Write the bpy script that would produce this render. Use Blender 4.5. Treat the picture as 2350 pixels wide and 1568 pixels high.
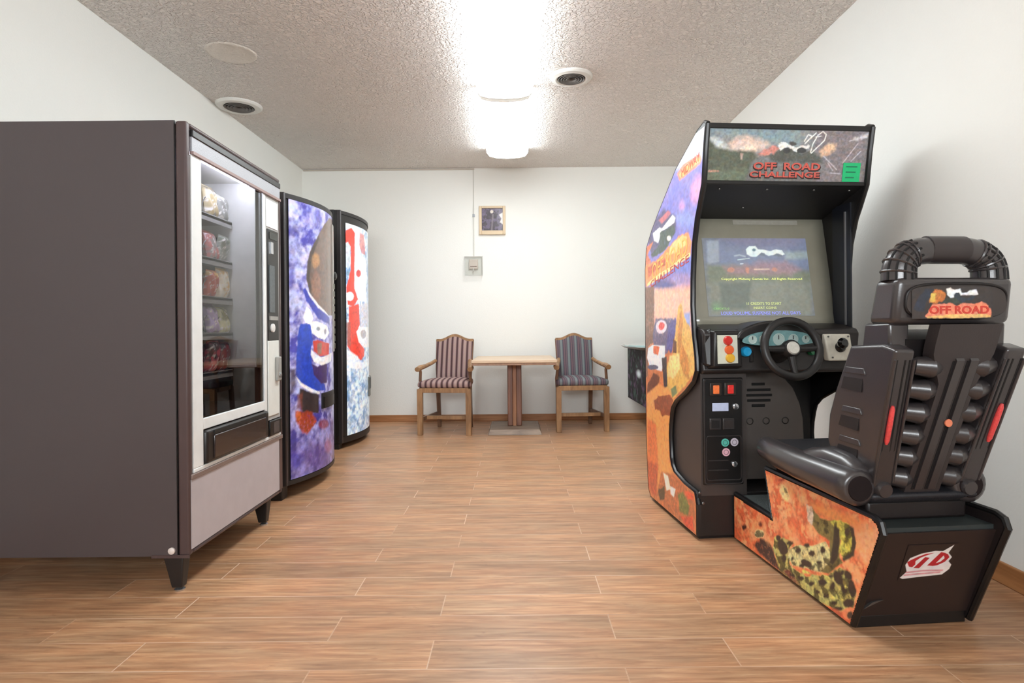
import bpy, bmesh, math, random
import numpy as np
from mathutils import Vector, Matrix, Quaternion

for _o in list(bpy.data.objects): bpy.data.objects.remove(_o)
SC = bpy.context.scene
COL = SC.collection

# ------------------------------------------------------------------ camera
FOC = 1400.0                       # focal length in pixels of the 2350 px wide frame
cam_d = bpy.data.cameras.new('camera'); cam = bpy.data.objects.new('camera', cam_d); COL.objects.link(cam)
cam_d.sensor_fit = 'HORIZONTAL'; cam_d.sensor_width = 36.0
cam_d.lens = FOC / 2350.0 * 36.0
cam_d.shift_x = -7.0 / 2350.0
cam_d.shift_y = -27.0 / 2350.0
cam_d.clip_start = 0.05
cam.matrix_world = Matrix.Translation((0, 0, 1.0)) @ Matrix.Rotation(math.radians(0.5), 4, 'Y') @ Matrix.Rotation(math.radians(90), 4, 'X')
SC.camera = cam

# ------------------------------------------------------------------ world, exposure, added fill light
W = bpy.data.worlds.new('world'); SC.world = W; W.use_nodes = True
W.node_tree.nodes['Background'].inputs[0].default_value = (0.80, 0.90, 1.0, 1)
W.node_tree.nodes['Background'].inputs[1].default_value = 1.0
vs = SC.view_settings
vs.view_transform = 'Standard'; vs.look = 'None'; vs.gamma = 1.0; vs.use_curve_mapping = False
vs.exposure = 0.93
LAMP_E = 8.0                       # emission of the ceiling light lenses
FILL_W = 95.0                      # unseen fill light added behind the camera, entering by a made-up window
SC.cycles.use_adaptive_sampling = True; SC.cycles.adaptive_threshold = .06
SC.cycles.max_bounces = 9; SC.cycles.diffuse_bounces = 6; SC.cycles.glossy_bounces = 4
SC.cycles.transparent_max_bounces = 12
SC.cycles.sample_clamp_indirect = 6.0
SC.cycles.use_denoising = True

al = bpy.data.lights.new('rear_fill_light', 'AREA'); al.shape = 'RECTANGLE'; al.size = 3.0; al.size_y = 0.8  # soft fill light added out of view behind the camera
al.energy = FILL_W; al.color = (0.93, 0.975, 1.0)
alo = bpy.data.objects.new('rear_fill_light', al); COL.objects.link(alo)
alo.location = (-0.2, -2.55, 1.95); alo.rotation_euler = (math.radians(90), 0, 0)     # added fill, shines towards +y through the opening

# ------------------------------------------------------------------ helpers
def lin(c):
    return tuple(((v/255)/12.92 if v/255 <= .04045 else ((v/255+.055)/1.055)**2.4) for v in c)

DARK = .56
def mat(name, rgb, rough=.5, metal=0., spec=.5, coat=0., bump=None, mottle=None, emit=None):
    """plain procedural material: principled + optional noise mottling (scale, amount) and noise bump (scale, strength)"""
    m = bpy.data.materials.new(name); m.use_nodes = True
    nt = m.node_tree; b = nt.nodes['Principled BSDF']
    b.inputs['Roughness'].default_value = rough; b.inputs['Metallic'].default_value = metal
    b.inputs['Specular IOR Level'].default_value = spec
    b.inputs['Coat Weight'].default_value = coat; b.inputs['Coat Roughness'].default_value = .05
    c = lin(rgb)
    kd = DARK+(1-DARK)*min(1, max(0, (max(c)-.08)/.1)); c = tuple(v*kd for v in c)      # dark plastics and paints: most of their brightness is sheen
    b.inputs['Base Color'].default_value = (*c, 1)
    tc = nt.nodes.new('ShaderNodeTexCoord')
    s, a = mottle or (14., .10)
    n = nt.nodes.new('ShaderNodeTexNoise'); n.inputs['Scale'].default_value = s; n.inputs['Detail'].default_value = 4
    nt.links.new(tc.outputs['Object'], n.inputs['Vector'])
    mx = nt.nodes.new('ShaderNodeMix'); mx.data_type = 'RGBA'
    mx.inputs[6].default_value = (*[v*(1-a) for v in c], 1); mx.inputs[7].default_value = (*[min(1, v*(1+a)) for v in c], 1)
    nt.links.new(n.outputs['Fac'], mx.inputs[0]); nt.links.new(mx.outputs[2], b.inputs['Base Color'])
    if bump:
        n2 = nt.nodes.new('ShaderNodeTexNoise'); n2.inputs['Scale'].default_value = bump[0]; n2.inputs['Detail'].default_value = 3
        nt.links.new(tc.outputs['Object'], n2.inputs['Vector'])
        bp = nt.nodes.new('ShaderNodeBump'); bp.inputs['Strength'].default_value = bump[1]; bp.inputs['Distance'].default_value = .01
        nt.links.new(n2.outputs['Fac'], bp.inputs['Height']); nt.links.new(bp.outputs['Normal'], b.inputs['Normal'])
    if emit:
        b.inputs['Emission Color'].default_value = (*lin(emit[0]), 1); b.inputs['Emission Strength'].default_value = emit[1]
    return m

def art_mat(name, rough=.35, coat=.3, emis=0.):
    m = bpy.data.materials.new(name); m.use_nodes = True
    nt = m.node_tree; b = nt.nodes['Principled BSDF']
    a = nt.nodes.new('ShaderNodeAttribute'); a.attribute_name = 'paint'
    nt.links.new(a.outputs['Color'], b.inputs['Base Color'])
    b.inputs['Roughness'].default_value = rough; b.inputs['Coat Weight'].default_value = coat
    b.inputs['Coat Roughness'].default_value = .08
    if emis:
        nt.links.new(a.outputs['Color'], b.inputs['Emission Color']); b.inputs['Emission Strength'].default_value = emis
    return m

def glass_mat(name, ior=1.5, tint=(1, 1, 1), rough=0.0):
    m = bpy.data.materials.new(name); m.use_nodes = True
    nt = m.node_tree; nt.nodes.clear()
    o = nt.nodes.new('ShaderNodeOutputMaterial'); t = nt.nodes.new('ShaderNodeBsdfTransparent')
    g = nt.nodes.new('ShaderNodeBsdfGlossy'); g.inputs['Roughness'].default_value = rough
    f = nt.nodes.new('ShaderNodeFresnel'); f.inputs['IOR'].default_value = ior
    x = nt.nodes.new('ShaderNodeMixShader'); t.inputs[0].default_value = (*tint, 1)
    nt.links.new(f.outputs[0], x.inputs[0]); nt.links.new(t.outputs[0], x.inputs[1]); nt.links.new(g.outputs[0], x.inputs[2])
    nt.links.new(x.outputs[0], o.inputs['Surface'])
    return m

class MB:
    def __init__(s): s.v = []; s.f = []
    def add(s, vs_, fs):
        k = len(s.v); s.v += [tuple(map(float, p)) for p in vs_]; s.f += [tuple(i+k for i in f) for f in fs]; return s
    def box(s, x0, x1, y0, y1, z0, z1):
        return s.add([(x0,y0,z0),(x1,y0,z0),(x1,y1,z0),(x0,y1,z0),(x0,y0,z1),(x1,y0,z1),(x1,y1,z1),(x0,y1,z1)],
                     [(0,3,2,1),(4,5,6,7),(0,1,5,4),(1,2,6,5),(2,3,7,6),(3,0,4,7)])
    def hexa(s, lo, hi):            # two quads joined
        return s.add(list(lo)+list(hi), [(0,3,2,1),(4,5,6,7),(0,1,5,4),(1,2,6,5),(2,3,7,6),(3,0,4,7)])
    def prism(s, poly, axis, a, b):
        n = len(poly)
        def P(p, t):
            return {'x': (t, p[0], p[1]), 'y': (p[0], t, p[1]), 'z': (p[0], p[1], t)}[axis]
        return s.add([P(p, a) for p in poly]+[P(p, b) for p in poly],
                     [tuple(range(n))[::-1], tuple(range(n, 2*n))]+[(i, (i+1) % n, n+(i+1) % n, n+i) for i in range(n)])
    def quad(s, a, b, c, d): return s.add([a, b, c, d], [(0, 1, 2, 3)])
    def tube(s, pts, r, n=10, closed=False, caps=True, sq=None):
        pts = [Vector(p) for p in pts]; m = len(pts); rs = r if isinstance(r, (list, tuple)) else [r]*m
        k = len(s.v); up = None
        for i, p in enumerate(pts):
            if closed: d = pts[(i+1) % m]-pts[i-1]
            else: d = pts[min(i+1, m-1)]-pts[max(i-1, 0)]
            d.normalize()
            if up is None:
                up = Vector((0,0,1)) if abs(d.z) < .9 else Vector((0,1,0))
            a = d.cross(up); a.normalize(); b = a.cross(d); up = b
            for j in range(n):
                t = 2*math.pi*j/n; q = p+a*(math.cos(t)*rs[i]*(sq or 1))+b*(math.sin(t)*rs[i]); s.v.append(tuple(q))
        for i in range(m if closed else m-1):
            i2 = (i+1) % m
            for j in range(n):
                j2 = (j+1) % n; s.f.append((k+i*n+j, k+i*n+j2, k+i2*n+j2, k+i2*n+j))
        if not closed and caps:
            s.f.append(tuple(k+j for j in range(n))[::-1]); s.f.append(tuple(k+(m-1)*n+j for j in range(n)))
        return s
    def cyl(s, p0, p1, r0, r1=None, n=20): return s.tube([p0, p1], [r0, r0 if r1 is None else r1], n)
    def lathe(s, prof, o=(0,0,0), ax='z', n=28, caps=True):
        k = len(s.v)
        for r, h in prof:
            for j in range(n):
                t = 2*math.pi*j/n; a, b = r*math.cos(t), r*math.sin(t)
                p = {'z': (a, b, h), 'y': (a, h, b), 'x': (h, a, b)}[ax]
                s.v.append((p[0]+o[0], p[1]+o[1], p[2]+o[2]))
        m = len(prof)
        for i in range(m-1):
            for j in range(n):
                j2 = (j+1) % n; s.f.append((k+i*n+j, k+i*n+j2, k+(i+1)*n+j2, k+(i+1)*n+j))
        if caps: s.f.append(tuple(k+j for j in range(n))[::-1]); s.f.append(tuple(k+(m-1)*n+j for j in range(n)))
        return s
    def grid(s, fn, nu, nv):
        k = len(s.v)
        for j in range(nv+1):
            for i in range(nu+1): s.v.append(tuple(map(float, fn(i/nu, j/nv))))
        for j in range(nv):
            for i in range(nu):
                a = k+j*(nu+1)+i; s.f.append((a, a+1, a+nu+2, a+nu+1))
        return s

def obj(name, mb, m, parent=None, bevel=0., seg=2, smooth=.6, sub=0, loc=None, rotz=None, solid=0., fix=True):
    me = bpy.data.meshes.new(name); me.from_pydata(mb.v, [], mb.f); me.validate()
    bm = bmesh.new(); bm.from_mesh(me)
    if fix: bmesh.ops.recalc_face_normals(bm, faces=bm.faces)
    for f in bm.faces: f.smooth = True
    for e in bm.edges:
        if len(e.link_faces) == 2 and e.calc_face_angle(0) > smooth: e.smooth = False
    bm.to_mesh(me); bm.free()
    me.materials.append(m)
    o = bpy.data.objects.new(name, me); COL.objects.link(o)
    if parent is not None: o.parent = parent
    if loc is not None: o.location = loc
    if rotz is not None: o.rotation_euler = (0, 0, rotz)
    if solid:
        d = o.modifiers.new('solid', 'SOLIDIFY'); d.thickness = solid; d.offset = 0
    if bevel:
        d = o.modifiers.new('bevel', 'BEVEL'); d.width = bevel; d.segments = seg; d.limit_method = 'ANGLE'; d.angle_limit = .6
        d.harden_normals = False
    if sub:
        d = o.modifiers.new('sub', 'SUBSURF'); d.levels = sub; d.render_levels = sub
    return o

def tag(o, label, cat, group=None):
    o['label'] = label; o['category'] = cat
    if group: o['group'] = group
    return o
def thing(name, label, cat, loc=(0,0,0), rotz=0., group=None):
    o = bpy.data.objects.new(name, None); COL.objects.link(o); o.empty_display_size = .1
    o.location = loc; o.rotation_euler = (0, 0, rotz)
    return tag(o, label, cat, group)
def struct(name, mb, m, parent=None, **k):
    o = obj(name, mb, m, parent, **k); o['kind'] = 'structure'; return o

def text(name, body, m, parent, x0, x1, z0, z1, y, axis='front', depth=.0012, shear=0., bold=.0, tilt=0.):
    """raised lettering filling the rectangle x0..x1, z0..z1; axis front: faces -y at depth y; axis side: faces -x at x=y (x0,x1 are y values, x0 the left edge)"""
    cu = bpy.data.curves.new(name, 'FONT'); cu.body = body; cu.size = 1.0; cu.extrude = .01; cu.shear = shear; cu.offset = bold
    cu.resolution_u = 3
    t = bpy.data.objects.new('tmp', cu); COL.objects.link(t)
    dg = bpy.context.evaluated_depsgraph_get(); me = bpy.data.meshes.new_from_object(t.evaluated_get(dg))
    bpy.data.objects.remove(t); bpy.data.curves.remove(cu)
    n = len(me.vertices); co = np.empty(n*3); me.vertices.foreach_get('co', co); co = co.reshape(-1, 3)
    lo, hi = co.min(0), co.max(0); u = (co[:, 0]-lo[0])/(hi[0]-lo[0]); v = (co[:, 1]-lo[1])/(hi[1]-lo[1]); w = (co[:, 2]-lo[2])/max(1e-9, hi[2]-lo[2])
    X = x0+(x1-x0)*u; Z = z0+(z1-z0)*v+tilt*u
    if axis == 'front': P = np.stack([X, (y(Z) if callable(y) else y)-depth*w, Z], 1)
    else: P = np.stack([y-depth*w, X, Z], 1)
    me.vertices.foreach_set('co', P.ravel()); me.update(); me.materials.clear(); me.materials.append(m); me.name = name
    o = bpy.data.objects.new(name, me); COL.objects.link(o); o.parent = parent
    return o

# flat artwork shapes in panel coordinates (metres): colour, outline, edge softness, grain, opacity, line width
ART={
 'side':[
  ((236, 244, 252),[(-0.114,1.936),(-0.14,1.919),(-0.118,1.814),(0.039,1.815),(0.181,1.849),(0.23,1.911),(0.021,1.946)],0.06,0,1,None),
  ((205, 212, 240),[(0.164,1.851),(0.024,1.817),(-0.104,1.813),(-0.11,1.773),(0.102,1.781),(0.232,1.809)],0.04,0,1,None),
  ((250, 140, 110),[(0.224,1.783),(0.133,1.806),(-0.076,1.799),(-0.096,1.766),(-0.075,1.75),(0.183,1.737)],0.004,0.2,1,None),
  ((255, 190, 120),[(0.191,1.768),(0.117,1.788),(-0.062,1.784),(-0.075,1.764),(0.167,1.747)],0.004,0.3,1,None),
  ((220, 160, 205),[(-0.092,1.627),(-0.074,1.606),(-0.047,1.592),(-0.016,1.589),(0.012,1.597),(0.033,1.615),(0.041,1.639),(0.034,1.665),(0.015,1.686),(-0.013,1.7),(-0.044,1.702),(-0.072,1.693),(-0.091,1.675),(-0.098,1.652)],0.05,0,1,None),
  ((190, 150, 210),[(0.114,1.597),(0.118,1.585),(0.129,1.577),(0.145,1.575),(0.163,1.578),(0.18,1.587),(0.191,1.6),(0.195,1.614),(0.19,1.626),(0.179,1.634),(0.162,1.636),(0.144,1.632),(0.128,1.623),(0.117,1.611)],0.03,0,1,None),
  ((140, 150, 215),[(-0.027,1.507),(-0.014,1.493),(0.023,1.485),(0.077,1.487),(0.14,1.498),(0.199,1.516),(0.241,1.537),(0.256,1.559),(0.24,1.574),(0.197,1.581),(0.138,1.578),(0.075,1.565),(0.021,1.547),(-0.015,1.527)],0.05,0,1,None),
  ((90, 85, 120),[(0.645,1.595),(0.418,1.646),(0.238,1.568),(0.24,1.495),(0.423,1.46),(0.629,1.401),(0.714,1.537)],0.02,0.4,1,None),
  ((190, 110, 120),[(0.518,1.6),(0.362,1.622),(0.308,1.599),(0.459,1.569)],0.008,0.3,1,None),
  ((245, 250, 250),[(0.614,1.542),(0.499,1.557),(0.459,1.544),(0.29,1.587),(0.247,1.563),(0.265,1.542),(0.392,1.532),(0.46,1.531),(0.521,1.474),(0.594,1.498)],0.004,0,1,None),
  ((70, 85, 80),[(0.489,1.529),(0.364,1.528),(0.274,1.537),(0.249,1.49),(0.329,1.453),(0.424,1.415),(0.607,1.405),(0.65,1.424),(0.501,1.465)],0.006,0.5,1,None),
  ((235, 225, 220),[(0.314,1.47),(0.318,1.464),(0.327,1.461),(0.34,1.46),(0.355,1.462),(0.368,1.467),(0.377,1.473),(0.38,1.48),(0.377,1.485),(0.367,1.489),(0.354,1.489),(0.339,1.487),(0.326,1.482),(0.317,1.476)],0.004,0,1,None),
  ((215, 120, 80),[(0.773,1.482),(0.604,1.493),(0.717,1.432),(0.629,1.373),(0.741,1.372),(0.787,1.405)],0.01,0.5,1,None),
  ((245, 150, 95),[(0.765,1.374),(0.544,1.384),(0.367,1.427),(0.19,1.466),(0.078,1.463),(0.034,1.411),(0.05,1.35),(0.21,1.334),(0.351,1.312),(0.547,1.278),(0.757,1.246)],0.006,0.35,1,None),
  ((255, 200, 130),[(0.241,1.453),(0.141,1.461),(0.094,1.442),(0.118,1.405),(0.243,1.386),(0.349,1.387),(0.33,1.428)],0.006,0.3,1,None),
  ((180, 75, 60),[(0.719,1.355),(0.504,1.379),(0.35,1.368),(0.407,1.336),(0.588,1.322),(0.698,1.297)],0.008,0.6,0.8,None),
  ((255, 225, 150),[(0.721,1.264),(0.547,1.298),(0.314,1.327),(0.193,1.35),(0.057,1.362),(0.053,1.345),(0.193,1.326),(0.351,1.299),(0.547,1.271),(0.722,1.25)],0.004,0.2,1,None),
  ((120, 130, 205),[(0.279,1.317),(0.035,1.337),(0.037,1.258),(0.28,1.292)],0.02,0,1,None),
  ((95, 95, 150),[(0.589,1.268),(0.428,1.268),(0.247,1.222),(0.282,1.2),(0.508,1.208),(0.612,1.235)],0.03,0,1,None),
  ((240, 175, 160),[(0.634,1.203),(0.038,1.206),(0.04,1.111),(0.636,1.136)],0.04,0,1,None),
  ((130, 90, 75),[(0.791,1.262),(0.722,1.236),(0.611,1.249),(0.604,1.134),(0.795,1.142)],0.006,0.4,1,None),
  ((245, 190, 165),[(0.598,1.224),(0.046,1.186),(0.07,1.038),(0.296,1.05),(0.602,1.066)],0.03,0,1,None),
  ((130, 95, 78),[(0.772,1.245),(0.597,1.233),(0.606,0.926),(0.712,0.895),(0.733,0.721),(0.788,0.697)],0.006,0.45,1,None),
  ((160, 170, 215),[(0.138,1.072),(0.059,1.077),(0.06,1.007),(0.135,1.015)],0.02,0,1,None),
  ((110, 100, 130),[(0.573,1.056),(0.296,1.05),(0.26,1.016),(0.311,0.914),(0.427,0.85),(0.621,0.907),(0.634,0.972)],0.01,0.5,1,None),
  ((235, 215, 225),[(0.393,1.004),(0.408,0.989),(0.439,0.977),(0.478,0.972),(0.519,0.973),(0.554,0.982),(0.574,0.997),(0.576,1.014),(0.559,1.03),(0.527,1.042),(0.486,1.046),(0.446,1.044),(0.413,1.035),(0.395,1.021)],0.004,0,1,None),
  ((220, 70, 70),[(0.429,1.01),(0.438,1.0),(0.455,0.993),(0.476,0.99),(0.498,0.991),(0.515,0.996),(0.525,1.005),(0.526,1.015),(0.516,1.025),(0.499,1.032),(0.477,1.036),(0.456,1.034),(0.439,1.029),(0.429,1.02)],0.003,0.4,1,None),
  ((95, 90, 150),[(0.371,1.017),(0.259,1.058),(0.237,1.008),(0.325,0.871),(0.4,0.886)],0.008,0.5,1,None),
  ((232, 180, 95),[(0.3,0.872),(0.261,0.991),(0.218,1.107),(0.177,1.13),(0.138,1.056),(0.071,1.007),(0.021,0.944),(0.014,0.79),(0.12,0.726),(0.306,0.633),(0.432,0.654),(0.402,0.807)],0.008,0.4,1,None),
  ((200, 120, 60),[(0.226,0.991),(0.177,1.097),(0.152,1.023),(0.181,0.934),(0.095,0.864),(0.077,0.754),(0.141,0.765),(0.229,0.858)],0.01,0.5,0.7,None),
  ((250, 215, 140),[(0.35,0.853),(0.205,0.875),(0.207,0.793),(0.303,0.736),(0.391,0.746)],0.012,0.4,1,None),
  ((110, 70, 50),[(0.298,0.949),(0.246,0.932),(0.252,0.874),(0.3,0.872)],0.005,0.3,1,None),
  ((235, 238, 250),[(0.719,0.885),(0.636,0.906),(0.426,0.907),(0.428,0.841),(0.483,0.766),(0.685,0.772),(0.739,0.827)],0.004,0,1,None),
  ((225, 110, 70),[(0.621,0.902),(0.507,0.9),(0.542,0.849),(0.622,0.86)],0.003,0.3,1,None),
  ((85, 85, 110),[(0.538,0.784),(0.547,0.777),(0.573,0.77),(0.61,0.765),(0.652,0.762),(0.691,0.762),(0.719,0.766),(0.728,0.772),(0.718,0.779),(0.691,0.786),(0.651,0.791),(0.609,0.794),(0.572,0.793),(0.547,0.789)],0.004,0.3,1,None),
  ((60, 50, 55),[(0.481,0.838),(0.401,0.851),(0.392,0.694),(0.445,0.671)],0.006,0.4,1,None),
  ((110, 60, 40),[(0.734,0.672),(0.625,0.747),(0.511,0.733),(0.54,0.689),(0.689,0.628),(0.752,0.603)],0.008,0.4,1,None),
  ((240, 160, 90),[(0.752,0.612),(0.54,0.689),(0.38,0.677),(0.282,0.627),(0.358,0.541),(0.377,0.294),(0.291,0.253),(0.498,0.196),(0.586,0.074),(0.705,0.052),(0.764,0.173)],0.015,0.15,1,None),
  ((150, 80, 50),[(0.615,0.589),(0.542,0.62),(0.355,0.654),(0.306,0.625),(0.358,0.541),(0.49,0.518),(0.516,0.546),(0.602,0.54)],0.006,0.4,1,None),
  ((120, 130, 90),[(0.342,0.681),(0.268,0.705),(0.245,0.673),(0.318,0.64)],0.006,0.3,1,None),
  ((225, 120, 70),[(0.74,0.468),(0.589,0.462),(0.552,0.257),(0.6,0.07),(0.705,0.052),(0.757,0.194)],0.02,0.35,1,None),
  ((195, 90, 60),[(0.747,0.215),(0.553,0.238),(0.586,0.055),(0.675,0.041),(0.751,0.078)],0.02,0.4,1,None),
  ((190, 110, 70),[(0.586,0.055),(0.498,0.214),(0.292,0.236),(0.037,0.211),(0.031,0.026),(0.321,0.032)],0.01,0.6,1,None),
  ((250, 240, 215),[(0.471,0.212),(0.392,0.212),(0.355,0.152),(0.42,0.126)],0.006,0,1,None),
  ((235, 235, 225),[(0.367,0.166),(0.281,0.171),(0.307,0.122),(0.356,0.126)],0.006,0,1,None),
  ((70, 60, 40),[(0.557,0.091),(0.446,0.146),(0.447,0.075),(0.53,0.043)],0.008,0.5,1,None),
  ((110, 120, 60),[(0.246,0.155),(0.177,0.182),(0.091,0.141),(0.113,0.087),(0.225,0.07)],0.01,0.6,1,None),
  ((225, 90, 60),[(0.154,0.196),(0.037,0.211),(0.038,0.18),(0.111,0.167)],0.008,0.4,1,None),
  ((215, 80, 55),[(0.203,0.051),(0.05,0.098),(0.035,0.032),(0.158,0.024)],0.01,0.5,1,None),
 ],
 'seat':[
  ((240, 150, 85),[(-0.633,0.357),(-0.752,0.371),(-0.93,0.377),(-0.923,0.348),(-0.752,0.327),(-0.651,0.331)],0.03,0,1,None),
  ((250, 170, 120),[(-0.888,0.337),(-1.008,0.393),(-1.02,0.337),(-0.968,0.249),(-0.901,0.26)],0.04,0.2,1,None),
  ((255, 215, 150),[(-0.491,0.355),(-0.498,0.342),(-0.498,0.33),(-0.491,0.32),(-0.479,0.314),(-0.464,0.314),(-0.449,0.319),(-0.436,0.33),(-0.43,0.342),(-0.43,0.355),(-0.437,0.366),(-0.449,0.371),(-0.465,0.371),(-0.48,0.365)],0.012,0.2,1,None),
  ((250, 225, 160),[(-0.298,0.124),(-0.293,0.115),(-0.281,0.105),(-0.264,0.096),(-0.244,0.089),(-0.226,0.086),(-0.214,0.088),(-0.209,0.095),(-0.214,0.104),(-0.227,0.115),(-0.245,0.124),(-0.264,0.131),(-0.282,0.133),(-0.294,0.131)],0.008,0.2,1,None),
  ((175, 60, 45),[(-0.462,0.394),(-0.46,0.389),(-0.453,0.384),(-0.444,0.38),(-0.433,0.377),(-0.424,0.377),(-0.417,0.379),(-0.415,0.383),(-0.418,0.388),(-0.424,0.393),(-0.434,0.397),(-0.444,0.4),(-0.453,0.4),(-0.46,0.398)],0.01,0.4,1,None),
  ((80, 45, 40),[(-0.138,0.102),(-0.136,0.096),(-0.13,0.09),(-0.121,0.085),(-0.111,0.082),(-0.103,0.081),(-0.097,0.084),(-0.095,0.088),(-0.097,0.095),(-0.103,0.101),(-0.112,0.106),(-0.122,0.109),(-0.13,0.11),(-0.136,0.107)],0.01,0.4,1,None),
  ((110, 60, 50),[(-0.284,0.161),(-0.282,0.157),(-0.277,0.152),(-0.269,0.147),(-0.26,0.144),(-0.253,0.144),(-0.247,0.145),(-0.245,0.149),(-0.247,0.154),(-0.253,0.159),(-0.261,0.163),(-0.269,0.166),(-0.277,0.166),(-0.282,0.165)],0.01,0.4,1,None),
  ((200, 190, 110),[(-0.381,0.143),(-0.456,0.163),(-0.517,0.162),(-0.486,0.119),(-0.496,0.068),(-0.611,0.071),(-0.665,0.097),(-0.749,0.131),(-0.812,0.185),(-0.857,0.184),(-0.899,0.132),(-0.884,0.08),(-0.81,0.033),(-0.698,0.011),(-0.554,0.005),(-0.411,0.019),(-0.369,0.094)],0.006,0.35,1,None),
  ((60, 42, 42),[(-0.201,0.046),(-0.264,0.098),(-0.346,0.103),(-0.412,0.036),(-0.443,0.02),(-0.367,0.013),(-0.238,0.029)],0.012,0.6,1,None),
  ((120, 60, 50),[(-0.443,0.026),(-0.495,0.051),(-0.573,0.024),(-0.534,0.002)],0.01,0.6,1,None),
  ((228, 215, 150),[(-0.486,0.124),(-0.537,0.161),(-0.649,0.198),(-0.734,0.243),(-0.766,0.22),(-0.765,0.162),(-0.699,0.121),(-0.611,0.102),(-0.516,0.076),(-0.484,0.096)],0.004,0.15,1,None),
  ((128, 116, 66),[(-0.736,0.322),(-0.784,0.332),(-0.821,0.287),(-0.813,0.218),(-0.828,0.205),(-0.749,0.136),(-0.699,0.126),(-0.758,0.178),(-0.759,0.256),(-0.693,0.258),(-0.65,0.28),(-0.624,0.313),(-0.615,0.341),(-0.651,0.341),(-0.702,0.316)],0.005,0.2,1,None),
  ((214, 205, 90),[(-0.76,0.324),(-0.815,0.346),(-0.866,0.344),(-0.894,0.312),(-0.887,0.255),(-0.843,0.22),(-0.805,0.234),(-0.821,0.278),(-0.783,0.312)],0.005,0.25,1,None),
  ((55, 48, 40),[(-0.863,0.343),(-0.888,0.341),(-0.9,0.296),(-0.89,0.251),(-0.835,0.212),(-0.828,0.219),(-0.876,0.26),(-0.88,0.307)],0.005,0.1,1,None),
  ((50, 45, 38),[(-0.784,0.322),(-0.814,0.313),(-0.814,0.265),(-0.801,0.209),(-0.774,0.175),(-0.758,0.178),(-0.775,0.252)],0.006,0.1,1,None),
  ((60, 50, 40),[(-0.868,0.32),(-0.865,0.312),(-0.86,0.305),(-0.854,0.301),(-0.848,0.3),(-0.844,0.302),(-0.841,0.307),(-0.842,0.314),(-0.845,0.322),(-0.851,0.329),(-0.857,0.333),(-0.863,0.334),(-0.867,0.332),(-0.869,0.327)],0.005,0.2,1,None),
  ((225, 200, 170),[(-0.615,0.341),(-0.651,0.341),(-0.659,0.313),(-0.65,0.275),(-0.623,0.282)],0.006,0.3,1,None),
  ((52, 42, 36),[(-0.577,0.154),(-0.575,0.149),(-0.569,0.144),(-0.56,0.139),(-0.551,0.136),(-0.542,0.134),(-0.536,0.136),(-0.534,0.139),(-0.537,0.144),(-0.543,0.149),(-0.551,0.154),(-0.561,0.158),(-0.569,0.159),(-0.575,0.158)],0.006,0.3,1,None),
  ((52, 42, 36),[(-0.644,0.122),(-0.636,0.115),(-0.623,0.11),(-0.608,0.106),(-0.593,0.105),(-0.582,0.107),(-0.576,0.112),(-0.578,0.118),(-0.586,0.125),(-0.599,0.131),(-0.615,0.134),(-0.63,0.135),(-0.641,0.133),(-0.646,0.128)],0.006,0.3,1,None),
  ((52, 42, 36),[(-0.669,0.177),(-0.667,0.172),(-0.661,0.167),(-0.653,0.162),(-0.643,0.158),(-0.635,0.157),(-0.629,0.158),(-0.627,0.162),(-0.629,0.167),(-0.635,0.173),(-0.644,0.178),(-0.653,0.181),(-0.662,0.183),(-0.667,0.181)],0.006,0.3,1,None),
  ((52, 42, 36),[(-0.734,0.213),(-0.732,0.207),(-0.728,0.201),(-0.721,0.196),(-0.713,0.193),(-0.707,0.193),(-0.702,0.196),(-0.701,0.201),(-0.702,0.208),(-0.707,0.214),(-0.714,0.219),(-0.721,0.221),(-0.728,0.221),(-0.732,0.218)],0.006,0.3,1,None),
  ((52, 42, 36),[(-0.633,0.195),(-0.631,0.191),(-0.625,0.187),(-0.617,0.183),(-0.608,0.18),(-0.6,0.178),(-0.594,0.179),(-0.592,0.181),(-0.594,0.184),(-0.6,0.188),(-0.608,0.192),(-0.617,0.195),(-0.625,0.197),(-0.631,0.197)],0.006,0.3,1,None),
  ((52, 42, 36),[(-0.526,0.106),(-0.525,0.103),(-0.522,0.099),(-0.518,0.096),(-0.514,0.094),(-0.51,0.094),(-0.507,0.096),(-0.506,0.099),(-0.507,0.103),(-0.51,0.106),(-0.514,0.109),(-0.518,0.111),(-0.522,0.111),(-0.525,0.109)],0.006,0.3,1,None),
  ((52, 42, 36),[(-0.598,0.107),(-0.596,0.103),(-0.59,0.098),(-0.583,0.093),(-0.574,0.09),(-0.567,0.089),(-0.562,0.09),(-0.56,0.092),(-0.562,0.097),(-0.567,0.102),(-0.575,0.106),(-0.583,0.11),(-0.591,0.111),(-0.596,0.11)],0.006,0.3,1,None),
  ((52, 42, 36),[(-0.707,0.159),(-0.705,0.156),(-0.701,0.152),(-0.695,0.148),(-0.688,0.146),(-0.682,0.145),(-0.677,0.145),(-0.676,0.147),(-0.677,0.15),(-0.682,0.154),(-0.688,0.158),(-0.695,0.16),(-0.701,0.161),(-0.705,0.161)],0.006,0.3,1,None),
  ((52, 42, 36),[(-0.594,0.052),(-0.589,0.047),(-0.581,0.043),(-0.571,0.041),(-0.561,0.04),(-0.554,0.041),(-0.551,0.044),(-0.552,0.049),(-0.557,0.053),(-0.566,0.057),(-0.576,0.06),(-0.586,0.061),(-0.592,0.059),(-0.596,0.056)],0.006,0.3,1,None),
  ((52, 42, 36),[(-0.666,0.068),(-0.664,0.063),(-0.659,0.057),(-0.651,0.052),(-0.642,0.049),(-0.634,0.047),(-0.629,0.048),(-0.627,0.051),(-0.629,0.056),(-0.634,0.062),(-0.642,0.067),(-0.651,0.07),(-0.659,0.072),(-0.664,0.071)],0.006,0.3,1,None),
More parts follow.
